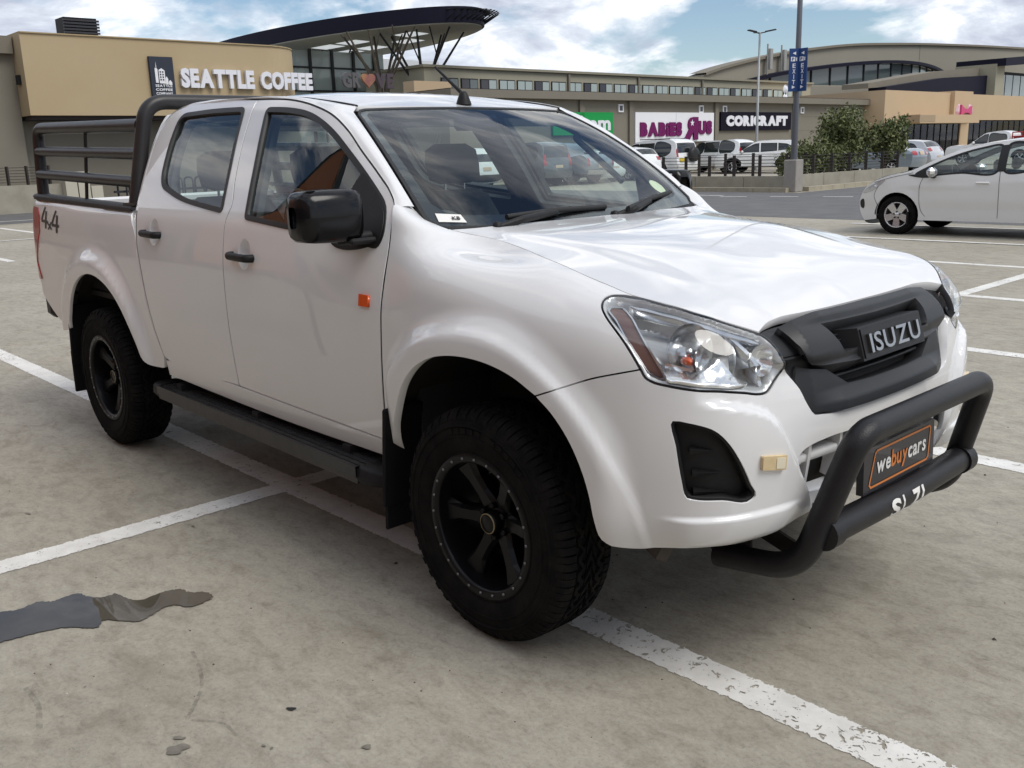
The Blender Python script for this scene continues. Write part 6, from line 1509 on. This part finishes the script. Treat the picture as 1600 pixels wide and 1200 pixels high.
    for (nm,pl,m) in sp.get('side',[]): panel(nm,f,clean(dens(np.array(pl,float)) if len(pl)<=4 else cr_path(pl,.03,closed=True),.006),m,t,lift=.006,depth=.012,step=.06,center=(0,0,.6))
    for pl in sp.get('seams',[]):
        q=cr_path(pl,.05)
        for sd in (1,-1):
            p=f(q[:,0],q[:,1])*[1,sd,1]; p[:,1]-=.0015*sd; MB().tube(p.tolist(),.0035,5).build('shut_line',SEAL,t)
    for wx in sp['wheels']:
        for sd in (1,-1):
            car_wheel(t,wx,-(hw-sp['tw']/2-.015)*sd,sp['r'],sp['tw'],sp.get('rim','slim'),-sd)
            th=np.linspace(0,math.pi,20); rows=[np.stack([wx+(sp['ar']+.01)*np.cos(th),np.full(20,-y*sd),sp['r']+(sp['ar']+.01)*np.sin(th)],-1) for y in (hw-.03,hw-.35)]
            bb=MB(); bb.grid(np.array(rows),True); bb.grid(np.array([rows[1],np.array([[wx,-(hw-.35)*sd,sp['r']]]*20)]),False); bb.build('wheel_arch',DARK,t,fix=True)
    MB().box(((xe0+xe1)/2,0,sz+.02),(xe1-xe0-.5,sp['w']-.25,.06)).build('underbody',DARK,t)
    for sd in (1,-1):
        mx,mz=sp['mirror']; b=MB(); b.box((mx,-(hw+.09)*sd,mz+.01),(.13,.20,.15),bev=.05); b.build('door_mirror',sp.get('mm',P),t); MB().box((mx+.01,-(hw-.0)*sd,mz-.06),(.07,.10,.05),bev=.015).build('mirror_foot',SEAL,t)
        for hx,hz in sp.get('handles',[]):
            w0=float(wf(np.array(hx),np.array(hz))); MB().box((hx,-(w0+.018)*sd,hz),(.20,.028,.028),bev=.01).build('door_handle',sp.get('hm',P),t)
    if sp.get('cabin'):
        for y in (-.36,.36):
            for x in (sp['cabin'][0],sp['cabin'][1]):
                S_=empty('seat',(0,0,0)); S_.parent=t
                MB().box((x,y,.72),(.16,.46,.55),bev=.06,ry=-.25).build('backrest',mat('seat_beige',(.12,.13,.12),.8),S_); MB().box((x-.12,y,1.08),(.09,.26,.17),bev=.04).build('headrest',MATS['seat_beige'],S_)
        MB().box((.92,0,.86),(.45,1.3,.16),bev=.06).build('dashboard',TRIM,t); MB().box((-.1,0,.45),(2.4,1.4,.08)).build('cabin_floor',TRIM,t)
        ring=[(.55+.06*math.sin(a),.36+.17*math.cos(a),.93+.16*math.sin(a)) for a in np.linspace(0,2*math.pi,25)]; MB().tube(ring,.014,8,caps=False).build('steering_wheel',TRIM,t)
    return t
RL=lambda z0,z1,y0,y1:[('tail_light',z0,z1,y0,y1,RED,False),('tail_light',z0,z1,-y1,-y0,RED,False)]
def plate(z0,z1,m,front=False): return [('number_plate',z0,z1,-.26,.26,m,front,.02)]
# --- white hatchback close on the right
HATCH=dict(paint=CARW,w=1.72,top=[(1.90,.20),(2.00,.34),(2.02,.52),(1.955,.66),(1.84,.78),(1.58,.895),(1.10,1.015),(.62,1.235),(.20,1.375),(-.30,1.445),(-.80,1.455),(-1.30,1.42),(-1.60,1.36),(-1.80,1.12),(-1.95,.90),(-2.0,.60),(-1.98,.35),(-1.88,.22)],belt=.95,wheels=[1.285,-1.285],r=.312,ar=.365,sill=.24,tw=.20,rim='broad',glassseg=[6,7,12],glass=CGLT,mirror=(.70,.985),mm=mat('mirror_chrome',(.7,.7,.72),.15,metal=.8),
 win=[[(1.00,.965),(.70,1.125),(.35,1.265),(.05,1.345),(-.22,1.375),(-.235,1.0),(.30,.98)],[(-.34,1.0),(-.325,1.385),(-.75,1.385),(-1.10,1.345),(-1.25,1.25),(-1.20,1.06),(-.8,1.02)]],
 seams=[[(.86,.95),(.915,.80),(.92,.60),(.87,.36),(.82,.30)],[(-.28,.99),(-.29,.7),(-.285,.30)],[(.80,.285),(-.9,.29)],[(1.60,.80),(1.70,.62),(1.62,.45)],[(1.05,.985),(1.45,.90),(1.70,.83)]],
 side=[('headlight',[(1.50,.875),(1.72,.80),(1.90,.70),(1.94,.655),(1.84,.665),(1.66,.74)],HLAMP),('fog_light',[(1.93,.56),(1.99,.53),(1.985,.42),(1.93,.40),(1.905,.48)],SEAL),('black_pillar',[(-.225,.992),(-.215,1.375),(-.335,1.385),(-.345,.996)],SEAL),('window_corner',[(1.12,.955),(1.0,.962),(.78,1.07),(.72,.985),(.72,.965)],SEAL)],handles=[(-.05,.83),(-1.1,.86)],cabin=(.05,-.85),bulge=1.2,taper=.22,end=.75)
car('hatchback','white hatchback with broad-spoked alloy wheels, nearest car at the right edge','car',(-3.90,13.42),math.pi,HATCH)
MB().box((-4.98,12.60,.27),(.02,.16,.20)).build('mud_flap',SEAL,[o for o in COL.objects if o.name.startswith('hatchback')][0]).matrix_parent_inverse=Matrix.LocRotScale(Vector((-3.90,13.42,0)),Euler((0,0,math.pi)),None).inverted()
# --- boxy off-roader with spare wheel
SUVT=[(2.15,.30),(2.28,.45),(2.30,.80),(2.20,.95),(1.95,1.05),(1.10,1.13),(.70,1.45),(.42,1.72),(.10,1.80),(-1.0,1.85),(-1.9,1.82),(-2.12,1.72),(-2.26,1.20),(-2.32,.95),(-2.34,.60),(-2.24,.38)]
def suv(paint,**k):
    d=dict(paint=paint,w=1.86,top=SUVT,belt=1.12,wheels=[1.40,-1.36],r=.375,ar=.45,sill=.40,tw=.25,glassseg=[5,6,11],mirror=(.90,1.17),win=[[(.98,1.15),(.72,1.42),(.48,1.64),(.25,1.68),(.16,1.68),(.16,1.15)],[(.06,1.15),(.06,1.68),(-.88,1.70),(-.88,1.15)],[(-.98,1.15),(-.98,1.70),(-1.70,1.68),(-1.88,1.60),(-1.90,1.22),(-1.8,1.15)]],rw=.80,flare=.035,end=.45,taper=.10,handles=[(.25,1.0),(-.75,1.0)],bulge=.7,
      patch=RL(.92,1.35,.80,.98)+[('rear_bumper',.45,.66,-.98,.98,paint,False,.06)]+plate(.78,.90,PLTW)); d.update(k); return d
pr=car('suv','white boxy off-roader with a black spare wheel on its back door','car',(-29.6,36.3),math.pi,suv(CARW,patch=[('tail_light',1.02,1.42,.84,.99,RED,False),('tail_light',1.02,1.42,-.99,-.84,RED,False),('rear_bumper',.45,.70,-.98,.98,CARW,False,.07),('number_plate',.78,.93,.42,.80,PLTY,False,.03)]))
b=MB(); b.lathe([(0,-.13),(.20,-.13),(.33,-.11),(.36,-.05),(.36,.08)],36,'x',c=(-2.50,-.25,1.12)); b.build('spare_wheel',mat('spare_cover',(.015,.015,.016),.5),pr,fix=True)
for y in (-.6,.6): MB().tube([(.2,y,1.90),(-1.7,y,1.90)],.022,6).build('roof_rail',STEELK,pr)
car('suv','white seven-seater parked beyond the off-roader with the spare wheel','car',(-31.2,44.0),math.pi,suv(CARW,top=[(p[0],p[1]*.96) for p in SUVT],rw=.78))
CROSS=[(2.18,.28),(2.29,.45),(2.30,.75),(2.18,.92),(1.85,1.02),(1.05,1.10),(.55,1.40),(.15,1.62),(-.5,1.685),(-1.3,1.66),(-1.85,1.60),(-2.05,1.42),(-2.22,1.12),(-2.28,.85),(-2.28,.50),(-2.15,.33)]
def cross(paint,**k):
    d=dict(paint=paint,w=1.85,top=CROSS,belt=1.08,wheels=[1.36,-1.34],r=.355,ar=.43,sill=.33,tw=.23,glassseg=[5,6,11],mirror=(.86,1.12),win=[[(.98,1.10),(.62,1.33),(.20,1.53),(-.02,1.55),(-.02,1.11)],[(-.12,1.11),(-.12,1.555),(-.95,1.54),(-.95,1.15)],[(-1.03,1.16),(-1.03,1.535),(-1.45,1.49),(-1.72,1.36),(-1.62,1.22)]],rw=.76,flare=.03,end=.5,taper=.13,handles=[(.1,.95),(-.9,.98)],
      patch=RL(1.0,1.14,.55,.98)+[('rear_bumper',.42,.60,-.97,.97,SEAL,False,.03)]+plate(.80,.92,PLTW),side=[('tail_light',[(-1.72,1.10),(-2.12,1.16),(-2.22,1.08),(-2.2,.98),(-1.95,1.02)],RED),('arch_trim',[(1.80,.36),(1.82,.60),(1.62,.79),(1.36,.84),(1.10,.79),(.90,.60),(.92,.36),(1.0,.55),(1.15,.72),(1.36,.77),(1.57,.72),(1.74,.55)],SEAL),('arch_trim',[(-.90,.36),(-.88,.60),(-1.08,.79),(-1.34,.84),(-1.60,.79),(-1.80,.60),(-1.78,.36),(-1.70,.55),(-1.55,.72),(-1.34,.77),(-1.13,.72),(-.98,.55)],SEAL)]); d.update(k); return d
car('suv','white crossover side-on behind the cable fence with a red tail light','car',(-28.0,43.6),R(-147),cross(CARW))
car('suv','white crossover seen tail-on through the windscreen of the pickup','car',(-29.8,23.3),math.pi,cross(CARW))
car('suv','dark grey seven-seater seen through the middle of the windscreen','car',(-29.6,27.2),math.pi,suv(CARG))
HB2=[(1.85,.24),(1.97,.42),(1.98,.66),(1.84,.80),(1.60,.90),(.98,1.02),(.45,1.30),(.05,1.42),(-.5,1.46),(-1.15,1.42),(-1.5,1.36),(-1.72,1.12),(-1.88,.92),(-1.97,.70),(-1.96,.40),(-1.84,.26)]
def hatch(paint,**k):
    d=dict(paint=paint,w=1.70,top=HB2,belt=.97,wheels=[1.25,-1.22],r=.305,ar=.36,sill=.25,tw=.20,glassseg=[5,6,10],mirror=(.75,1.0),win=[[(.88,1.0),(.45,1.22),(.08,1.34),(-.20,1.36),(-.20,1.0)],[(-.29,1.0),(-.29,1.365),(-.85,1.34),(-1.15,1.24),(-1.28,1.08),(-1.05,1.02)]],end=.6,taper=.15,handles=[(0,.86),(-1.0,.88)],patch=RL(.92,1.08,.62,.98)+[('rear_bumper',.36,.52,-.95,.95,paint,False,.03)]+plate(.62,.72,PLTW)); d.update(k); return d
car('hatchback','silver hatchback half hidden behind the nearest white hatchback','car',(-20.4,44.2),math.pi,hatch(CARS))
car('hatchback','white hatchback faintly seen at the far side of the windscreen','car',(-29.6,31.3),math.pi,hatch(CARW))
car('hatchback','white car peeping out beside the pickup windscreen pillar','car',(-29.4,33.7),math.pi,hatch(CARW,top=[(p[0],p[1]*1.05) for p in HB2]))
SED=[(2.1,.26),(2.22,.45),(2.22,.66),(2.05,.80),(1.75,.88),(.85,.99),(.30,1.30),(-.1,1.42),(-.6,1.44),(-1.0,1.36),(-1.55,1.08),(-2.1,1.02),(-2.24,.92),(-2.28,.6),(-2.2,.3)]
car('sedan','blue-grey saloon partly hidden behind the small tree','car',(-20.2,41.2),math.pi,hatch(CARB,top=SED,wheels=[1.35,-1.35],w=1.76,glassseg=[5,6,9],win=[[(.80,.99),(.35,1.24),(.0,1.33),(-.10,1.33),(-.10,.99)],[(-.2,.99),(-.2,1.335),(-.62,1.33),(-.95,1.22),(-1.2,1.04)]],patch=RL(.78,.95,.55,.97)+plate(.80,.90,PLTW)))
PK=[(2.45,.34),(2.58,.50),(2.60,.80),(2.50,.98),(2.2,1.06),(1.25,1.15),(.80,1.48),(.50,1.70),(.1,1.78),(-.6,1.78),(-.80,1.70),(-.86,1.20),(-1.2,1.16),(-2.5,1.16),(-2.58,1.08),(-2.58,.66),(-2.48,.48)]
def pickup(paint,**k):
    d=dict(paint=paint,w=1.84,top=PK,belt=1.15,wheels=[1.60,-1.45],r=.375,ar=.45,sill=.46,tw=.25,glassseg=[5,6],mirror=(1.0,1.20),win=[[(1.12,1.17),(.80,1.44),(.50,1.64),(.30,1.66),(.30,1.17)],[(.20,1.17),(.20,1.665),(-.35,1.66),(-.62,1.62),(-.66,1.22),(-.6,1.17)]],rw=.78,flare=.03,end=.45,taper=.08,bulge=.6,handles=[(.4,1.02),(-.5,1.02)],patch=RL(.80,1.12,.86,.99)+[('rear_bumper',.50,.66,-.95,.95,CHRS,False,.06)]+plate(.75,.86,PLTW)); d.update(k); return d
car('pickup_truck','grey double cab pickup seen tail-on through the right half of the windscreen','pickup truck',(-29.4,29.4),math.pi,pickup(CARB))
pp=car('pickup_truck','white double cab pickup with a red load rack in the background at the right','pickup truck',(-19.6,54.6),math.pi,pickup(CARW))
for y in (-.75,.75):
    for z in (1.30,1.50,1.72): MB().tube([(-.95,y,z),(-2.4,y,z)],.03,6).build('rack_rail',REDR,pp)
    for x in (-.95,-1.7,-2.4): MB().tube([(x,y,1.15),(x,y,1.74)],.03,6).build('rack_post',REDR,pp)
MB().box((-1.7,0,1.32),(1.4,1.4,.30)).build('red_cargo',REDR,pp)
